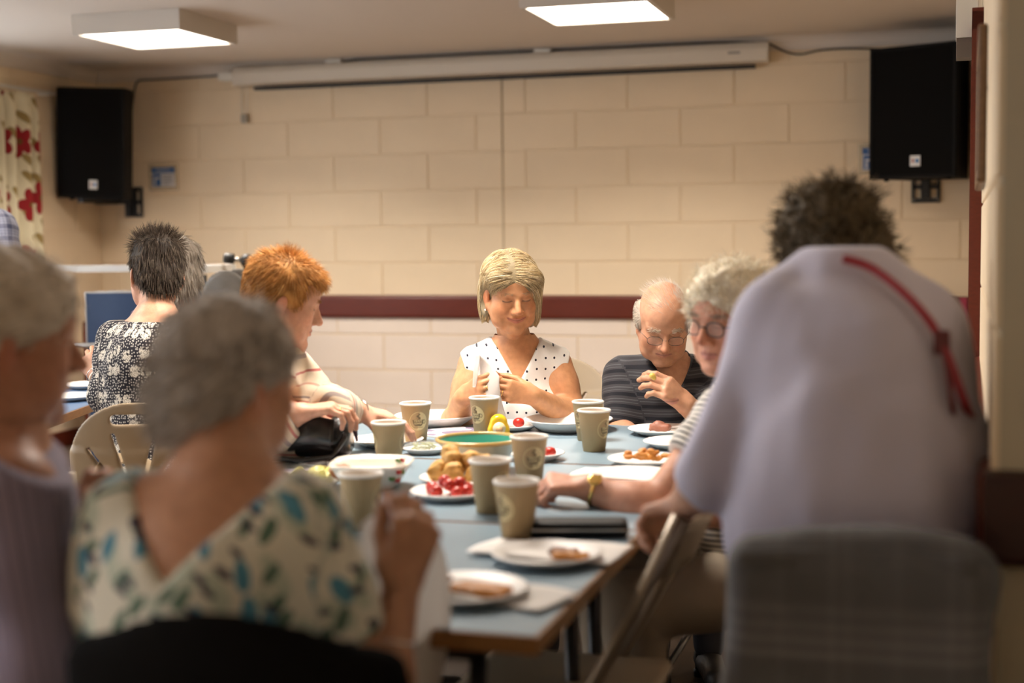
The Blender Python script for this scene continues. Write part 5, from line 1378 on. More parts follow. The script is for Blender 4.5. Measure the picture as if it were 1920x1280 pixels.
# ---- 2  old man in striped polo --------------------------------------------
p = Person('person', 'bald elderly man with glasses in a dark striped polo shirt, eating', (-.80, 4.45, .45))
p.head(at(1243,606,4.38), dv(-.02,-.90,-.50), dv(.03,-.2,1), 1.0, cheek=.98, jaw=1.08, jowl=1.12, nose=1.18, brow=1.15, long=1.03)
N = av(1252,682,4.48); SR = av(1172,712,4.46); SL = av(1330,715,4.48); C = av(1250,765,4.48); P0 = flr(av(1250,880,4.58), .56)
ER, WR, EL, WL = av(1160,815,4.40), av(1200,835,4.2), av(1352,815,4.25), av(1288,760,4.17)
neck = [cone(p.L(0,-.025,-.055), N + dv(0,.01,0), .052, .056, k=.03), cone(p.L(0,.015,-.085), N + dv(0,-.05,-.02), .030, .03, k=.03)]
tor, R = torso_prims(P0, C, N, SL, SR, w=1.02, belly=1.1, sh=.050)
fr, fl_ = arm_prims(SR, ER, WR, r=(.050,.042,.042,.029)), arm_prims(SL, EL, WL, r=(.052,.044,.044,.030))
hl = hand_prims(WL, dv(-.72,-.25,.62), dv(-.55,.82,-.30), 'L', curls((.50,.60,.4),(.55,.68,.4),(.6,.74,.4),(.65,.8,.4)), 1.02, spread=.01, thumb=((.75,.45,.5),(.9,.2,.5),(.95,.0,.4)))
skin_pieces(p, (.54,.285,.178), 'skin_pink', [bx(p.hp + neck, .0030, lo=(-9,-9,N[2]+.000)), bx(neck + tor + fr + fl_, .008, lo=(-9,-9,.62), hi=(9,9,N[2]+.025)), bx(fl_[2:] + hl, .0024)], dict(lip=(.46,.20,.16), lash=.5))
M_POLO = stripes('polo_stripes', (.042,.040,.046), [(.0,.30,(.012,.012,.018)), (.52,.60,(.085,.085,.095)), (.78,.84,(.085,.085,.095))], .036, sub=.12)
tc, _ = torso_prims(P0, C, N, SL, SR, w=1.03, belly=1.12, pad=.010, sh=.052)
sl = [arm_prims(S, E, W, r=(.062,.058,.05,.03))[0:2] for S, E, W in ((SR,ER,WR),(SL,EL,WL))]
def ncut(q): L = tor_local(q, N, R); return np.maximum(np.abs(L[:,0]) - .034 - .5*np.clip(L[:,2]+.03,0,1), np.maximum(-.060 + np.abs(L[:,0])*1.4 - L[:,2], -(L[:,1]+.06)))
cut = [cuff(SR,ER,.86,.075), cuff(SL,EL,.86,.075), ncut, halfspace(N + np.array((0,0,.03)), (0,0,1))]
axs = [(P0, N, .15, 0), (SR, ER, .058, .01), (SL, EL, .058, .01)]
wear(p, 'polo_shirt', tc + sl[0] + sl[1], .0055, M_POLO, cut, folds(.014, 14), axes=axs)
M_COLL = mat('polo_collar', (.018,.018,.026), .85, bump=.2, bscale=200)
m = MB(); ths = np.linspace(math.radians(-245), math.radians(65), 30)
def colr(u, v):
    th = ths[int(round(u*29))]; fr_ = max(0.0, math.sin(th)); rr_ = .058 + .036*v
    return Vector(A3(N) + R @ np.array((rr_*math.cos(th)*1.02, rr_*math.sin(th)*1.02 + .020*fr_, .036 - .040*v - .062*fr_*fr_)))
m.sheet(colr, 29, 5, .005); p.mb('collar', m, M_COLL)
WH = [(.62,.54,.45),(.72,.66,.58),(.50,.42,.34)]
fl2 = lambda q, n: np.stack([q[:,0]*2, -.6+0*q[:,0], -.5+0*q[:,0]], 1)
capm = [ell((s*.071,-.024,.014), (.017,.052,.042), k=.01) for s in (-1,1)] + [ell((0,-.082,.010), (.062,.026,.045), k=.03)]
add_hair(p, capm, WH, 2600, fl2, (.012,.032), .0005, .05, .004, .0, jitter=.3, hug=(.0005,.005))
rg = np.random.RandomState(8); pt, nr = surf_sample(*solid(head_prims()[:2], .006), 420, rg, lambda c: (c[:,2] > .085)*1.0)
Vs, Qs = strands(pt, nr*.35 + np.array((.5,-.6,.1)), rg.uniform(.015,.03,420), .0004, lambda q,d,t: np.zeros_like(q), 4, 3, .4, rg)
p.child('wispy_hair', Vs @ p.HM[:3,:3].T + p.HM[:3,3], Qs, hair_mat('hair_fibre'), np.tile(np.array((.66,.58,.50)), (len(Vs),1)))
brows(p, (.78,.68,.56), n=90, ln=.011, rad=.0005, bush=1.7)
glasses(p, mat('thin_frame', (.12,.10,.09), .3, .8), w=.0230, h=.0150, z=.001, y=.106, tube=.0008)
lump('food_morsel', [ell(at(1223,704,4.10), (.009,.008,.008), k=0), ell(at(1226,708,4.10), (.007,.007,.007), k=.004)], .002, mat('egg_yellow', (.72,.50,.10), .5, var=.3, vscale=80), 'yellow morsel of food in the hand of the elderly man', 'food')
seated_legs(p, P0, dv(0,-1,0))
# plastic fork on his plate
m = MB(); a_, b_ = Vector((-.735,4.02,ZT+.020)), Vector((-.62,4.05,ZT+.034)); m.tube([a_, a_.lerp(b_,.5)+Vector((0,0,.004)), b_], .0025, 6)
for k in (-1,0,1): m.tube([a_, a_ + Vector((-.02, k*.005, -.002))], .001, 4)
o = m.build('plastic_fork', mat('clear_plastic', (.80,.74,.70), .1, alpha=.45)); tag(o, 'clear plastic fork resting on the ham plate', 'fork')

# ---- 3  white haired woman with gold watch -----------------------------------
p = Person('person', 'white haired woman with glasses and gold watch leaning on the table', (-.36, 3.05, .45))
p.head(at(1372,602,3.22), dv(-.72,-.66,-.16), dv(.08,0,1), 1.0, cheek=1.0, jaw=1.04, jowl=1.1, nose=1.08, mouth_open=.004)
N = av(1400,720,3.25); SR = av(1420,790,3.42); SL = av(1390,800,3.05); C = flr(av(1430,860,3.22), .80); P0 = flr(av(1440,900,3.25), .55)
# her right arm is away from us, her left arm near: the near forearm lies along the table edge
SLn, E1, W1 = av(1372,775,3.06), av(1222,958,2.98), av(1104,915,3.02)
SRf, E2, W2 = av(1440,800,3.40), av(1405,950,3.05), av(1300,965,2.90)
neck = [cone(p.L(0,-.025,-.055), N, .050, .055, k=.03)]
tor, R = torso_prims(P0, C, N, SLn, SRf, w=1.0, bust=1.0, belly=1.1, sh=.050)
fa, fb = arm_prims(SLn, E1, W1, r=(.050,.040,.041,.030)), arm_prims(SRf, E2, W2, r=(.05,.04,.04,.029))
h1 = hand_prims(W1, dv(-.95,.06,.10), dv(.06,.35,-.93), 'L', curls((.9,1.25,.8)), .98, spread=.0, thumb=((.8,.35,.5),(.8,-.1,.6),(.7,-.4,.6)))
h2 = hand_prims(W2, dv(-.95,.1,-.05), dv(0,.1,-1), 'R', curls((.7,.9,.6)), .9)
skin_pieces(p, (.58,.285,.185), 'skin_pink', [bx(p.hp + neck, .0045, lo=(-9,-9,N[2]-.02)), bx(neck + tor + fa[:2] + fb[:2], .014, hi=(9,9,N[2]-.01)), bx(fa + fb, .006), bx(fa[3:] + h1, .004), bx(fb[3:] + h2, .005)], dict(lip=(.42,.15,.13), mouth_open=.004, lash=.3))
M_STR = stripes('fine_stripes', (.70,.66,.60), [(.0,.38,(.030,.026,.030))], .0125)
tc, _ = torso_prims(P0, C, N, SLn, SRf, w=1.02, bust=1.05, belly=1.12, pad=.010, sh=.052)
sa, sb = arm_prims(SLn, E1, W1, r=(.062,.055,.05,.03))[:2], arm_prims(SRf, E2, W2, r=(.062,.056,.05,.03))[:3]
wear(p, 'top', tc + sa + sb, .008, M_STR, [cuff(SLn,E1,.52,.075), halfspace(N + np.array((0,0,.01)), (0,0,1))], folds(.014, 13), axes=[(P0,N,.15,0),(SLn,E1,.058,0),(SRf,E2,.058,0)])
WW = [(.90,.80,.62),(.80,.69,.51),(.95,.88,.74),(.68,.56,.40)]
cap = cap_base(1.02,1.02,1.02) + [ell((s*.066,-.005,.000), (.016,.046,.036), k=.02) for s in (-1,1)] + [ell((0,.052,.098), (.064,.036,.032), k=.02), ell((-.055,.046,.062), (.03,.036,.036), k=.02), ell((.055,.046,.062), (.03,.036,.036), k=.02), face_cut(0,.135,-.034,.064,.080,.096)]
add_hair(p, cap, WW, 2600, lambda q, n: n*.6 + np.stack([q[:,0]*4, q[:,1]*2, .25+0*q[:,0]], 1), (.012,.034), .0008, .12, .006, .05, jitter=.8, disp=folds(.020, 30), curl=.3)
brows(p, (.40,.31,.24), n=50, rad=.0009)
glasses(p, mat('dark_frame', (.035,.025,.02), .35), w=.022, h=.0165, z=.004, y=.103, tube=.0016)
wt = W1 + (E1-W1)*.10; ring_at(p, wt, W1-E1, .0325, M_GOLD, 'watch_strap', .0045, label='gold watch bracelet')
q = wt + dv(-.05,-.6,.75)/np.linalg.norm((.05,.6,.75))*.034; m = MB(); zz = Vector(dv(-.05,-.6,.75)).normalized(); m.lathe([(0,-.003),(.014,-.003),(.0155,.0),(.014,.003),(.011,.0032),(0,.0032)], 20, T(Vector(q)) @ zz.to_track_quat('Z','Y').to_matrix().to_4x4()); p.mb('watch_case', m, M_GOLD)
p.facing = tuple(dv(-.97,-.2,0)); f = A3(p.facing); x = np.cross(f,(0,0,1)); h_ = flr(P0,.53)
legs(p, [h_-x*.09, h_+x*.09], [flr(h_-x*.11+f*.36,.50), flr(h_+x*.11+f*.36,.50)], [flr(h_-x*.11+f*.33,0), flr(h_+x*.11+f*.33,0)], M_BTROUS, M_SHOE, .088)

# ---- 4  standing woman in lavender sweater ------------------------------------
p = Person('person', 'woman in lavender sweater with red strap standing, her back to us', (-.10, 2.55, 0))
p.head(at(1560,492,2.62), dv(-.40,.80,-.50), dv(-.02,.30,1), .95)
N = av(1572,522,2.44); SL = av(1470,606,2.42); SR = av(1722,620,2.42); C = av(1608,720,2.38); P0 = av(1618,985,2.36)
EL, WL = av(1340,890,2.40), av(1282,946,2.50); ER, WR = av(1764,835,2.40), av(1750,930,2.60)
neck = [cone(p.L(0,-.022,-.055), N - np.array((0,0,.035)), .046, .050, k=.03)]
fl_, fr = arm_prims(SL, EL, WL, r=(.05,.042,.042,.029)), arm_prims(SR, ER, WR, r=(.05,.042,.042,.029))
hl = hand_prims(WL, dv(-.55,.55,-.30), dv(-.3,-.1,-.9), 'L', curls((.8,1.0,.6)), .88)
hr = hand_prims(WR, dv(-.2,.8,-.5), dv(-.5,.0,-.8), 'R', curls((.5,.6,.4)), .95)
skin_pieces(p, (.52,.29,.20), 'skin_pink', [bx(p.hp + neck, .006), bx(neck + torso_prims(P0, C, N - np.array((0,0,.03)), SL, SR, w=.95, sh=.04)[0] + fl_ + fr, .014, hi=(9,9,N[2]-.02)), bx(fl_[2:] + hl, .005), bx(fr[2:] + hr, .006)])
t = NT('lavender_knit', .9, sheen=.3); o = t.obj(); n = t.noise(o, 240, 2); n2 = t.noise(o, 5, 3)
t.bump(t.math('ADD', n, t.math('MULTIPLY', n2, 2.0)), .2, .004); M_LAV = t.done(t.mix(n2, (.50,.475,.60), (.56,.53,.64)))
tc, R = torso_prims(P0, C, N, SL, SR, w=1.13, depth=1.25, pad=.022, sh=.050)
hemd = P0 - np.array((0,0,.16))
tc += [cone(P0 + np.array((0,0,.06)), hemd, .205, .205, k=.08)]
sl_, sr_ = arm_prims(SL, EL, WL, r=(.070,.064,.058,.05), k=.008), arm_prims(SR, ER, WR, r=(.070,.062,.055,.05), k=.008)
wear(p, 'sweater', tc + sl_[:3] + sr_[:3], .009, M_LAV, [cuff(EL,WL,.22,.09), cuff(ER,WR,.55,.08), halfspace(hemd + np.array((0,0,.02)), (0,0,-1)), halfspace(N + np.array((0,0,.055)), (0,0,1))], folds(.022, 8, (1.3,1.3,.6)))
DB = [(.085,.058,.030),(.14,.10,.055),(.055,.038,.022),(.19,.14,.085)]
cap = cap_base(1.12,1.10,1.10) + [ell((s*.068,-.012,-.004), (.026,.052,.046), k=.02) for s in (-1,1)] + [ell((0,.06,.09), (.06,.035,.035), k=.02), ell((0,-.078,-.045), (.070,.046,.060), k=.03), face_cut(0,.135,-.034,.064,.080,.096)]
add_hair(p, cap, DB, 1500, lambda q, n: n*.5 + np.stack([q[:,0]*3, -.2+0*q[:,0], .2+0*q[:,0]], 1), (.02,.05), .0018, .3, .007, .05, jitter=.8, disp=folds(.030, 34), curl=.3)
M_RED = mat('red_strap', (.30,.022,.035), .5); 
def ribbon(pts, w, nrm, m, name):
    P_ = [Vector(q) for q in pts]; out = []
    for i in range(len(P_)-1):
        p0, p1, p2, p3 = P_[max(i-1,0)], P_[i], P_[i+1], P_[min(i+2,len(P_)-1)]
        for k in range(5):
            u = k/5; out.append(.5*((2*p1)+(p2-p0)*u+(2*p0-5*p1+4*p2-p3)*u*u+(3*p1-p0-3*p2+p3)*u**3))
    out.append(P_[-1]); mb = MB(); mb.tube(out, w, 8); return p.mb(name, mb, m)
def back_pt(px, py, off=.012):
    """point on the sweater's back seen in that direction"""
    o_ = np.array((0,0,CAMH)); d_ = A3(at(px, py, 1.0)) - o_; s_ = 1.7
    for _ in range(40):
        q = (o_ + d_*s_).astype(F32)[None]; g = float(sdf(tc + sl_[:3] + sr_[:3], q)[0]) - off
        s_ += g*.8
        if abs(g) < .001: break
        if s_ > 3.2: s_ = 2.5; break
    return o_ + d_*s_
ribbon([back_pt(x, y) for x, y in [(1580,484),(1630,500),(1680,536),(1725,580),(1760,630),(1785,690),(1805,745)]] + [av(1826,800,2.28), av(1838,860,2.30), av(1832,905,2.34)], .0075, None, M_RED, 'bag_strap')
ribbon([back_pt(x, y) for x, y in [(1762,640),(1776,690),(1784,750)]] + [av(1795,840,2.27), av(1803,900,2.30)], .0045, None, mat('dark_red_strap', (.14,.015,.02), .5), 'bag_strap')
m = MB(); q = back_pt(1766,642,.014); m.box(tuple(q), (.026,.012,.040), bev=.005); p.mb('strap_buckle', m, mat('buckle', (.10,.010,.014), .4))
p.facing = tuple(dv(-.2,.98,0)); f = A3(p.facing); x = np.cross(f,(0,0,1)); h_ = flr(P0, .86) + f*.10
legs(p, [h_-x*.085, h_+x*.085], [flr(h_-x*.085+f*.08,.48), flr(h_+x*.085+f*.08,.48)], [flr(h_-x*.09+f*.03,0), flr(h_+x*.09+f*.03,0)], M_TROUS, M_SHOE, .09)
# her chair with a grey plaid jacket hung over the back
t = NT('grey_plaid', .9, sheen=.2); s = t.sep(t.obj())
def band(v, per, stops):
    f_ = t.math('FRACT', t.math('DIVIDE', t.math('ADD', v, 10.0), per)); return t.ramp(f_, stops)
hx = band(s[0], .16, [(0,.35),(.25,.40),(.30,.75),(.36,.35),(.44,.62),(.50,.35),(.8,.40),(.86,.6),(.92,.38)])
hz = band(s[2], .205, [(0,.40),(.10,.40),(.14,.95),(.18,.42),(.24,.85),(.29,.45),(.34,.80),(.39,.42),(.45,.70),(.52,.40)])
c = t.mix(t.math('ADD', t.math('MULTIPLY', t.sep(hx)[0], .35), t.math('MULTIPLY', t.sep(hz)[0], .65)), (.030,.029,.030), (.24,.235,.24))
t.bump(t.noise(t.obj(), 300, 2), .3, .002); M_PLAID = t.done(c)
pc = padded_chair((-.120, 2.30, 0), math.radians(3), 'padded chair behind the standing woman, hung with grey plaid cloth', M_BLKF, w=.175, zt=.855, sw=.18)
jk = thing('plaid_jacket', (-.120, 2.30, .022), math.radians(3))
V, Q = solid([rbox((0,-.252,.665), (.186,.046,.185), .045, k=0), ell((.02,-.252,.80), (.168,.047,.062), k=.04), rbox((0,-.255,.50), (.176,.040,.12), .038, k=.05)], .008, disp=folds(.012, 11, (1,1,.6)))
o = np_mesh('cloth', V, Q, M_PLAID); o.parent = jk
m = MB(); m.sheet(lambda u, v: Vector((-.16+.32*u, -.305+.012*math.sin(u*3), .842-.02*v-.012*abs(u-.55))), 12, 3, .006); m.build('collar', M_PLAID, jk)
tag(jk, 'grey plaid jacket hung over the chair back in the near foreground', 'jacket')

# ---- 5  woman in leaf print top, back to us ------------------------------------
p = Person('person', 'grey haired woman in leaf print top with a napkin, her back to us', (-.93, 1.80, .45))
p.head(at(432,730,2.04), dv(.62,.78,-.10), dv(.03,.02,1), .96, jowl=1.0)
N = av(420,902,1.95); SL = av(258,985,1.96); SR = av(548,995,1.92); C = av(400,1120,1.93); P0 = flr(av(400,1250,1.95), .57)
ER, WR, EL, WL = av(706,1345,1.93), av(754,1095,1.96), av(190,1290,2.0), av(260,1260,2.2)
neck = [cone(p.L(0,-.024,-.05), N + np.array((0,0,.01)), .054, .062, k=.04)]
tor, R = torso_prims(P0, C, N, SL, SR, w=1.08, depth=1.1, bust=1.0, sh=.052)
fr, fl_ = arm_prims(SR, ER, WR, r=(.050,.036,.035,.025)), arm_prims(SL, EL, WL, r=(.055,.044,.042,.028))
hr = hand_prims(WR, dv(.26,.05,.96), dv(-.45,.88,.1), 'R', curls((1.0,1.25,.8)), 1.0, spread=.0, thumb=((.8,.25,.5),(.85,-.05,.5),(.8,-.3,.45)))
skin_pieces(p, (.50,.26,.155), 'skin_tan', [bx(p.hp + neck + tor + fr[:2] + fl_, .007), bx(fr[1:] + hr, .0045)])
t = NT('leaf_print', .85, sheen=.1); s = t.sep(t.attr()); u2 = t.comb(s[0], s[1])
def leaves(sc, ang, thr, asp, shift):
    c_, s_ = math.cos(ang), math.sin(ang)
    a = t.math('ADD', t.math('MULTIPLY', s[0], c_), t.math('ADD', t.math('MULTIPLY', s[1], s_), shift)); b = t.math('ADD', t.math('MULTIPLY', s[1], c_), t.math('MULTIPLY', s[0], -s_))
    v = t.comb(t.math('MULTIPLY', a, asp), b); w_ = t.noise(u2, 18, 2)
    return t.step(t.math('ADD', t.voro(v, sc, 'Distance', .9), t.math('MULTIPLY', w_, .25)), thr+.03, thr-.03)
c = t.mix(t.noise(u2, 9, 3), (.66,.62,.51), (.74,.71,.60))
c = t.mix(t.math('MULTIPLY', leaves(10, .5, .42, 2.2, .1), .6), c, (.36,.46,.36))
c = t.mix(leaves(12, -.7, .34, 2.4, .37), c, (.10,.17,.12))
c = t.mix(leaves(9.5, .2, .33, 2.0, .71), c, (.085,.26,.36))
c = t.mix(leaves(13, 1.0, .29, 2.6, .93), c, (.055,.045,.075)); M_LEAF = t.done(c)
tc, _ = torso_prims(P0, C, N, SL, SR, w=1.10, depth=1.12, bust=1.0, pad=.012, sh=.056)
sl_, sr_ = arm_prims(SL, EL, WL, r=(.070,.064,.05,.03))[:2], arm_prims(SR, ER, WR, r=(.066,.060,.05,.03))[:2]
zv = -.115
def vback(q):
    L = tor_local(q, N, R); w = .098*np.clip((L[:,2]-zv)/(-zv), 0, 1.3)
    return np.maximum(np.maximum(np.abs(L[:,0] + .010 - .12*(L[:,2])) - w, zv - L[:,2]), L[:,1] - .03)
cut = [vback, halfspace(N + np.array((0,0,.025)), (0,0,1)), cuff(SR,ER,.60,.085)]
wear(p, 'top', tc + sl_ + sr_, .008, M_LEAF, cut, folds(.016, 11), axes=[(P0,N,.17,0),(SR,ER,.068,.3),(SL,EL,.068,.6)])
GR = [(.54,.475,.42),(.66,.60,.54),(.40,.345,.30),(.74,.69,.63)]
cap = cap_base(1.05,1.03,1.06) + [ell((0,-.074,-.030), (.060,.036,.058), k=.03), face_cut(0,.128,-.03,.068,.088,.10)]
def flow5(q, n): return np.stack([q[:,0]*3, -.3 - 2*(q[:,2]<.05), -.9+0*q[:,0]], 1)
add_hair(p, cap, GR, 2600, flow5, (.022,.045), .0012, .06, .006, .03, jitter=.35, disp=folds(.016, 30))
m = MB(); m.tube([p.L(0,-.022,-.05) + (N - p.L(0,-.022,-.05))*.72 + dv(.064*math.cos(a), .064*math.sin(a), -.010*math.sin(a)-.004) for a in np.linspace(0, 2*math.pi, 25)], .0018, 6, cap=False); p.mb('necklace', m, mat('dark_cord', (.05,.03,.02), .5))
ring_at(p, WR + (ER-WR)*.42, WR-ER, .0375, M_SILVER, 'bracelet', .0018)
seated_legs(p, P0, dv(.1,1,0))
def napf(u, v):
    top = at(676,985,2.00).lerp(at(775,940,2.02), u); mid = at(668,1180,2.06).lerp(at(905,1085,2.10), u); bot = at(715,1400,2.06).lerp(at(790,1400,2.10), u)
    q = top*(1-v)**2 + mid*2*v*(1-v) + bot*v*v; return q + Vector((0,.012*math.sin(u*8+v*2)*(v+.2),.006*math.sin(u*9)))
napkin('napkin', napf, 24, 30, 'large white paper napkin hanging from the raised hand in the foreground', .0015)

# ---- 6  man in lilac shirt -------------------------------------------------
p = Person('person', 'grey haired man in lilac striped shirt at the picture edge, in profile', (-1.36, 1.70, .45))
p.head(at(8,648,2.12), dv(.84,.52,-.12), dv(0,0,1), 1.03, jaw=1.08, jowl=1.15, nose=1.15, brow=1.1)
N = av(-8,815,2.08); SR = av(20,925,1.96); SL = av(-10,900,2.30); C = av(-20,1060,2.08); P0 = flr(av(-30,1250,2.10), .58)
ER, WR = av(75,1240,1.94), av(140,1045,2.10)
neck = [cone(p.L(0,-.03,-.05), N + np.array((0,0,.01)), .060, .066, k=.03)]
tor, R = torso_prims(P0, C, N, SL, SR, w=1.05, depth=1.1, sh=.055, belly=1.0)
fr = arm_prims(SR, ER, WR, r=(.055,.046,.044,.030)); EL, WL = av(60,1230,2.42), av(150,1090,2.35); fl_ = arm_prims(SL, EL, WL, r=(.055,.046,.044,.030))
hr = hand_prims(WR, dv(.35,.25,.90), dv(-.2,.9,-.3), 'R', curls((.6,.8,.5)), 1.0); hl = hand_prims(WL, dv(.5,.3,.6), dv(.2,-.6,-.6), 'L', curls((.6,.8,.5)), 1.0)
skin_pieces(p, (.40,.185,.105), 'skin_tan', [bx(p.hp + neck, .006), bx(neck + tor + fr + fl_, .014, hi=(9,9,N[2]-.01)), bx(fr[2:] + hr, .006), bx(fl_[2:] + hl, .006)])
M_LIL = stripes('lilac_stripes', (.235,.195,.265), [(.0,.22,(.14,.105,.155)),(.5,.6,(.30,.26,.32))], .014, axis=0)
tc, _ = torso_prims(P0, C, N, SL, SR, w=1.07, depth=1.12, pad=.014, sh=.060, belly=1.05)
sr_, sl_ = arm_prims(SR, ER, WR, r=(.075,.066,.056,.045)), arm_prims(SL, EL, WL, r=(.075,.066,.056,.045))
wear(p, 'shirt', tc + sr_[:3] + sl_[:3], .009, M_LIL, [halfspace(N + np.array((0,0,.02)), dv(.45,0,.9)), cuff(ER,WR,.5,.075), cuff(EL,WL,.5,.075)], folds(.022, 9, (1,1,.5)), axes=[(P0,N,.17,0),(SR,ER,.07,0),(ER,WR,.06,0),(SL,EL,.07,0)])
m = MB(); m.tube([N + dv(.066*math.cos(a), .066*math.sin(a), -.012-.012*math.cos(a)) for a in np.linspace(0, 2*math.pi, 25)], .011, 8, cap=False); p.mb('collar', m, mat('lilac_collar', (.24,.20,.27), .85))
GW = [(.70,.60,.48),(.80,.71,.59),(.56,.46,.35)]
cap = cap_base(1.06,1.06,1.04) + [ell((0,.055,.098), (.055,.030,.026), k=.02), face_cut(0,.130,-.036,.075,.095,.098), ell((0,-.03,-.085),(.09,.10,.045),k=.02,op='s')]
add_hair(p, cap, GW, 1500, lambda q, n: np.stack([q[:,0]*2, -.9+0*q[:,0], -.25+0*q[:,0]], 1), (.02,.04), .0014, .15, .006, .02, jitter=.35, disp=folds(.014, 30))
seated_legs(p, P0, dv(.9,.4,0))
h_ = Vector(dv(.9,.4,0)); padded_chair((P0[0], P0[1], 0), math.atan2(h_.y, h_.x) - math.pi/2, 'black padded chair under the man in the lilac shirt', M_BLKF, w=.19, zt=.80)

# ---- 7  red haired woman in profile -----------------------------------------
p = Person('person', 'red haired woman in cream striped cardigan, in profile at the table', (-1.84, 3.42, .45))
p.head(at(529,570,3.75), dv(.90,.30,-.28), dv(.0,.0,1), .97, nose=1.08, jaw=1.0, jowl=1.05, mouth_open=.0015)
N = av(513,662,3.76); SR = av(500,712,3.62); SL = av(538,700,3.90); C = av(495,765,3.76); P0 = flr(av(470,830,3.78), .56)
ER, WR, EL, WL = av(492,806,3.60), av(563,774,3.60), av(612,766,3.72), av(676,772,3.84)
neck = [cone(p.L(0,-.024,-.055), N + np.array((0,0,.01)), .048, .054, k=.03), cone(p.L(0,.02,-.085), N + dv(.045,0,-.01), .026, .03, k=.03)]
tor, R = torso_prims(P0, C, N, SL, SR, w=.98, bust=1.0, sh=.046)
fr, fl_ = arm_prims(SR, ER, WR, r=(.05,.04,.04,.0275)), arm_prims(SL, EL, WL, r=(.05,.04,.04,.0275))
hr = hand_prims(WR, dv(.93,.10,.12), dv(.15,.1,-.95), 'R', curls((.35,.7,.5),(.4,.8,.5),(.45,.85,.5),(.5,.9,.5)), .95, thumb=((.6,.5,.5),(.8,.2,.5),(.9,.1,.4)))
hl = hand_prims(WL, dv(.88,.25,-.22), dv(-.15,.1,-.97), 'L', curls((.25,.4,.3)), .95, spread=.10)
skin_pieces(p, (.60,.325,.22), 'skin_pink', [bx(p.hp + neck, .0032, lo=(-9,-9,N[2]-.01)), bx(neck + tor + fr + fl_, .014, hi=(9,9,N[2])), bx(fr[2:] + hr, .0028), bx(fl_[2:] + hl, .0028)], dict(lip=(.46,.19,.15), lash=.6))
M_CARD = stripes('cardigan_stripes', (.66,.54,.40), [(.06,.10,(.42,.10,.085)), (.32,.40,(.31,.25,.23)), (.52,.57,(.50,.18,.15)), (.62,.66,(.24,.20,.19)), (.86,.89,(.52,.28,.21))], .135, sub=.10)
tc, _ = torso_prims(P0, C, N, SL, SR, w=1.0, bust=1.02, pad=.011, sh=.048)
sr_, sl_ = arm_prims(SR, ER, WR, r=(.062,.055,.050,.040)), arm_prims(SL, EL, WL, r=(.062,.055,.050,.042))
wear(p, 'cardigan', tc + sr_ + sl_, .006, M_CARD, [halfspace(N + np.array((0,0,.03)), (.0,0,1)), cuff(ER,WR,.80,.07), cuff(EL,WL,.72,.07)], folds(.014, 14), axes=[(P0,N,.15,0),(SR,ER,.058,.02),(ER,WR,.05,.0),(SL,EL,.058,.05),(EL,WL,.05,.03)])
RD = [(.56,.26,.072),(.44,.185,.045),(.68,.37,.13),(.32,.13,.033)]
cap = cap_base(1.00,.98,.97) + [ell((0,.060,.084), (.056,.036,.032), k=.02), ell((.064,.020,.026), (.013,.022,.034), k=.015), ell((-.064,.020,.026), (.013,.022,.034), k=.015), face_cut(0,.140,-.038,.072,.080,.092), ell((0,.02,-.075),(.10,.075,.048),k=.02,op='s')] + [ell((s*.088,-.010,-.006), (.024,.020,.032), k=.006, op='s') for s in (-1,1)]
ke = lambda q: (np.abs(q[:,0]) > .066) & (np.abs(q[:,1]+.010) < .017) & (q[:,2] < .020)
def flow7(q, n):
    up = np.clip((q[:,2] - .088)*16, 0, 1)[:, None]; fr_ = np.clip((q[:,1]+.01)*25, -1, 1)
    return n*.9*up + np.stack([q[:,0]*1.0, .65*fr_, .25*up[:,0] - .75*(1-up[:,0])], 1)
add_hair(p, cap, RD, 3200, flow7, (.018,.038), .0006, .05, .004, .0, jitter=.25, disp=folds(.014, 40), keep=lambda c: 1.0*(c[:,2] > .075))
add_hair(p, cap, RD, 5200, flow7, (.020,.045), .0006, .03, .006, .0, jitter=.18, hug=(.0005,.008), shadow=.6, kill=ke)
brows(p, (.42,.24,.12), n=50)
ring_at(p, WL + (EL-WL)*.05, WL-EL, .0315, M_SILVER, 'watch_strap', .003, label='silver watch bracelet'); ring_at(p, hr[13].a*.5+hr[13].b*.5, hr[13].b-hr[13].a, .0098, M_GOLD)
seated_legs(p, P0, dv(.95,.2,0))

# ---- 8  dark haired woman in black flowered blouse ------------------------------
p = Person('person', 'woman with short dark spiky hair in black flowered blouse, from behind', (-2.25, 3.85, .45))
p.head(at(293,518,4.33), dv(-.42,.86,-.28), dv(.05,.1,1), .96)
N = av(293,598,4.27); SL = av(222,638,4.32); SR = av(352,640,4.18); C = av(282,700,4.24); P0 = flr(av(278,790,4.22), .56)
EL, WL, ER, WR = av(206,742,4.28), av(186,706,4.48), av(360,740,4.25), av(320,740,4.5)
neck = [cone(p.L(0,-.024,-.05), N, .046, .052, k=.03)]
tor, R = torso_prims(P0, C, N, SL, SR, w=.98, sh=.046)
fl_ = arm_prims(SL, EL, WL, r=(.05,.04,.04,.0275)); fr = arm_prims(SR, ER, WR)
hl = hand_prims(WL, dv(-.55,.45,.55), dv(.35,.75,-.45), 'L', curls((.5,.7,.4),(.6,.7,.4),(.7,.8,.4),(.8,.8,.4)), .95, spread=.12, thumb=((.4,.8,.4),(.6,.55,.5),(.8,.3,.4)))
hr = hand_prims(WR, dv(-.5,.8,0), dv(0,.2,-1), 'R', curls((.4,.5,.4)), .95)
skin_pieces(p, (.56,.30,.19), 'skin_tan', [bx(p.hp + neck + tor, .005, lo=(-9,-9,N[2]-.06)), bx(tor + fr + fl_, .014, hi=(9,9,N[2]-.05)), bx(fl_[2:] + hl, .003), bx(fr[2:] + hr, .006)])
t = NT('black_flower_print', .8); s = t.sep(t.attr()); u2 = t.comb(s[0], s[1])
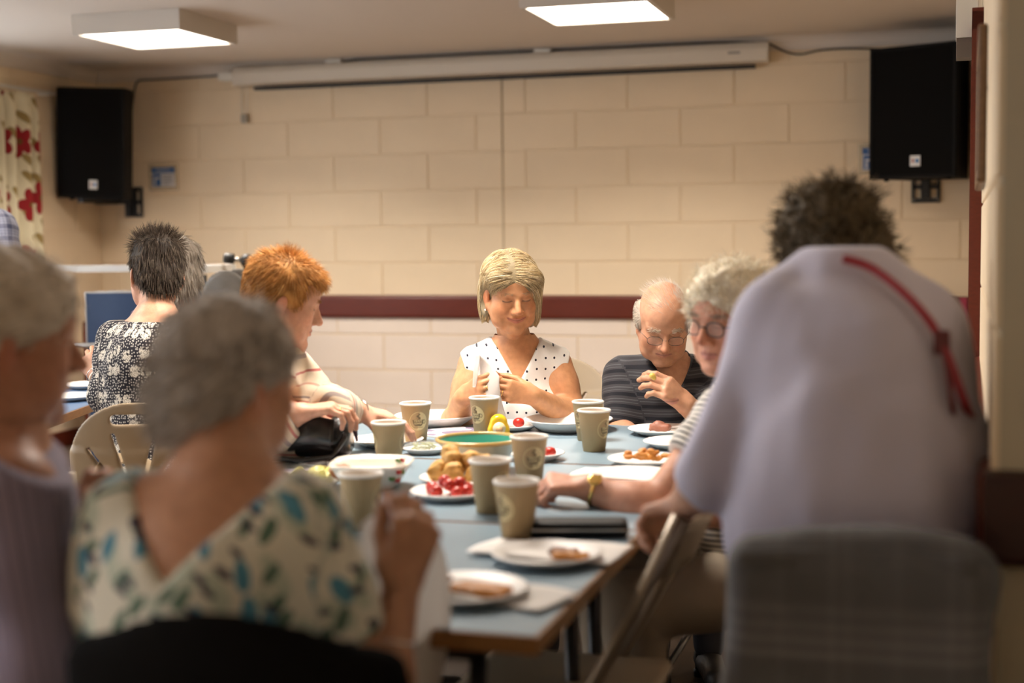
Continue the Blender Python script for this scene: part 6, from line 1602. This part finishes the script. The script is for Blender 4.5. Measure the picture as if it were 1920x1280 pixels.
d1_ = t.voro(u2, 115, 'Distance', .7); dots = t.step(d1_, .30, .24)
d2_ = t.voro(u2, 19, 'Distance', .9); d3_ = t.voro(u2, 62, 'Distance', .6); fine = t.voro(u2, 210, 'Distance', .8)
fl3 = t.math('MULTIPLY', t.step(d2_, .36, .28), t.math('MULTIPLY', t.step(d3_, .58, .46), t.step(fine, .20, .32)))
c = t.mix(t.math('MULTIPLY', dots, .75), (.012,.010,.016), (.58,.54,.49)); c = t.mix(fl3, c, (.60,.55,.47)); M_FLOW = t.done(c)
tc, _ = torso_prims(P0, C, N, SL, SR, w=1.0, pad=.010, sh=.048)
sl_, sr_ = arm_prims(SL, EL, WL, r=(.062,.058,.052,.044)), arm_prims(SR, ER, WR, r=(.062,.058,.052,.044))
wear(p, 'blouse', tc + sl_[:3] + sr_[:3], .006, M_FLOW, [halfspace(N + np.array((0,0,-.004)) + dv(0,-.03,0), (0,0,1)), cuff(EL,WL,.42,.07), cuff(ER,WR,.5,.07)], folds(.014, 14), axes=[(P0,N,.15,0),(SL,EL,.058,.3),(EL,WL,.05,.7),(SR,ER,.058,.5)])
DK = [(.050,.034,.023),(.075,.053,.037),(.032,.022,.016),(.12,.09,.065)]
cap = cap_base(1.0,1.02,1.02) + [ell((0,-.075,-.035), (.052,.030,.042), k=.03), face_cut(0,.125,-.03,.07,.09,.10)]
def flow8(q, n):
    up = np.clip((q[:,2] - .075)*22, 0, 1)
    return n*1.0*up[:,None] + np.stack([q[:,0]*1.0, -.30+0*q[:,0], .2*up - 1.0*(1-up)], 1)
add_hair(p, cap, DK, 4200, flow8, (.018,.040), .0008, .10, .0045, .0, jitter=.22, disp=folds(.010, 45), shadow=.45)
m = MB()
for k in range(9):
    a = -2.2 + k*.16; m.lathe([(0,-.0022),(.0022,0),(0,.0022)], 6, T(N + dv(.060*math.cos(a), .058*math.sin(a), .012)))
p.mb('necklace', m, M_SILVER)
ring_at(p, WL + (EL-WL)*.18, WL-EL, .034, mat('white_bangle', (.75,.70,.62), .3), 'bangle', .004)
for k in range(4): ring_at(p, WL + (WL-EL)*(.06+.05*k) , WL-EL + dv(.1*k,0,.1), .036, M_GOLD if k % 2 else M_SILVER, 'bracelet', .0014)
seated_legs(p, P0, dv(-.45,.9,0))

# ---- 9  person in navy behind her ---------------------------------------------
p = Person('person', 'grey haired person in navy top mostly hidden behind the spiky haired woman', (-2.55, 4.65, .45))
p.head(at(331,520,5.02), dv(-.45,.88,-.1), dv(0,0,1), 1.0)
N = av(340,590,5.05); SR = av(412,600,5.02); SL = av(282,598,5.08); C = av(345,680,5.05); P0 = flr(av(345,780,5.05), .56)
neck = [cone(p.L(0,-.024,-.05), N, .050, .055, k=.03)]
ER, WR, EL, WL = av(425,690,5.0), av(400,720,5.2), av(262,690,5.1), av(270,720,5.3)
skin_pieces(p, (.42,.22,.14), 'skin_tan', [bx(p.hp + neck, .006)])
tc, _ = torso_prims(P0, C, N, SL, SR, w=1.0, pad=.010, sh=.05)
t = NT('navy_speckle', .85); n = t.voro(t.obj(), 130, 'Distance', .9, '3D'); M_NAVY = t.done(t.mix(t.step(n, .30, .42), (.16,.13,.19), (.020,.018,.035)))
wear(p, 'jumper', tc + arm_prims(SR, ER, WR, r=(.062,.056,.05,.04)) + arm_prims(SL, EL, WL, r=(.062,.056,.05,.04)), .010, M_NAVY, [halfspace(N + np.array((0,0,.02)), (0,0,1))], folds(.014, 13))
cap = cap_base(1.04,1.04,1.04) + [ell((0,-.070,-.03), (.062,.036,.05), k=.03), face_cut()]
add_hair(p, cap, [(.26,.215,.17),(.36,.31,.26),(.18,.145,.11)], 1600, lambda q, n: np.stack([q[:,0]*2, -.3+0*q[:,0], -1+0*q[:,0]], 1), (.02,.05), .0012, .12, .006, .03, jitter=.3, disp=folds(.014, 36))
seated_legs(p, P0, dv(-.3,.9,0))
h_ = Vector(dv(-.3,.9,0)); folding_chair((P0[0], P0[1], 0), math.atan2(h_.y, h_.x) - math.pi/2, 'beige folding chair under the person in the navy top', zt=.78)

# ---- 10  person in blue checked shirt at the edge -------------------------------
p = Person('person', 'standing person in blue checked shirt cut off by the picture edge', (-3.4, 4.9, 0))
p.head(at(-95,300,5.95), dv(.9,.3,-.2), dv(0,0,1), 1.05)
N = av(-85,395,6.0); SR = av(0,432,5.9); SL = av(-150,420,6.15); C = av(-75,520,6.0); P0 = flr(av(-75,700,6.0), .92)
ER, WR, EL, WL = av(18,560,5.85), av(15,650,6.0), av(-165,560,6.2), av(-120,650,6.2)
neck = [cone(p.L(0,-.024,-.05), N, .055, .062, k=.03)]
hr = hand_prims(WR, dv(.2,.2,-.9), dv(-.9,.2,0), 'R', curls((.4,.5,.3))); hl = hand_prims(WL, dv(.2,.2,-.9), dv(.9,.2,0), 'L', curls((.4,.5,.3)))
tor, _ = torso_prims(P0, C, N, SL, SR, w=1.02, sh=.05)
skin_pieces(p, (.50,.27,.18), 'skin_tan', [bx(p.hp + neck, .007), bx(neck + tor + arm_prims(SR, ER, WR) + arm_prims(SL, EL, WL), .014, hi=(9,9,N[2]-.01)), bx(hr, .006), bx(hl, .006)])
t = NT('blue_check', .85); s = t.sep(t.attr())
def chk(v, per, w): return t.math('LESS_THAN', t.math('FRACT', t.math('DIVIDE', t.math('ADD', v, 50.0), per)), w)
c = t.mix(t.math('MULTIPLY', t.math('ADD', chk(s[0], .05, .35), chk(s[1], .05, .35)), .42), (.42,.44,.56), (.045,.055,.12))
c = t.mix(t.math('MULTIPLY', t.math('ADD', chk(s[0], .0125, .2), chk(s[1], .0125, .2)), .3), c, (.06,.07,.15)); M_CHECK = t.done(c)
tc, _ = torso_prims(P0, C, N, SL, SR, w=1.1, depth=1.1, pad=.014, sh=.06)
wear(p, 'shirt', tc + arm_prims(SR, ER, WR, r=(.072,.064,.055,.045)) + arm_prims(SL, EL, WL, r=(.072,.064,.055,.045)), .010, M_CHECK, [halfspace(N + np.array((0,0,.03)), (0,0,1)), halfspace(P0 - np.array((0,0,.13)), (0,0,-1))], folds(.018, 11), axes=[(P0,N,.17,0),(SR,ER,.068,0),(ER,WR,.06,0),(SL,EL,.068,0)])
add_hair(p, cap_base() + [face_cut()], [(.2,.16,.12),(.3,.25,.2)], 0, None, (0,0), res=.008)
p.facing = tuple(dv(.9,.3,0)); f = A3(p.facing); x = np.cross(f,(0,0,1))
legs(p, [P0-x*.09, P0+x*.09], [flr(P0-x*.09,.48), flr(P0+x*.09,.48)], [flr(P0-x*.10,0), flr(P0+x*.10,0)], M_TROUS, M_SHOE, .09)
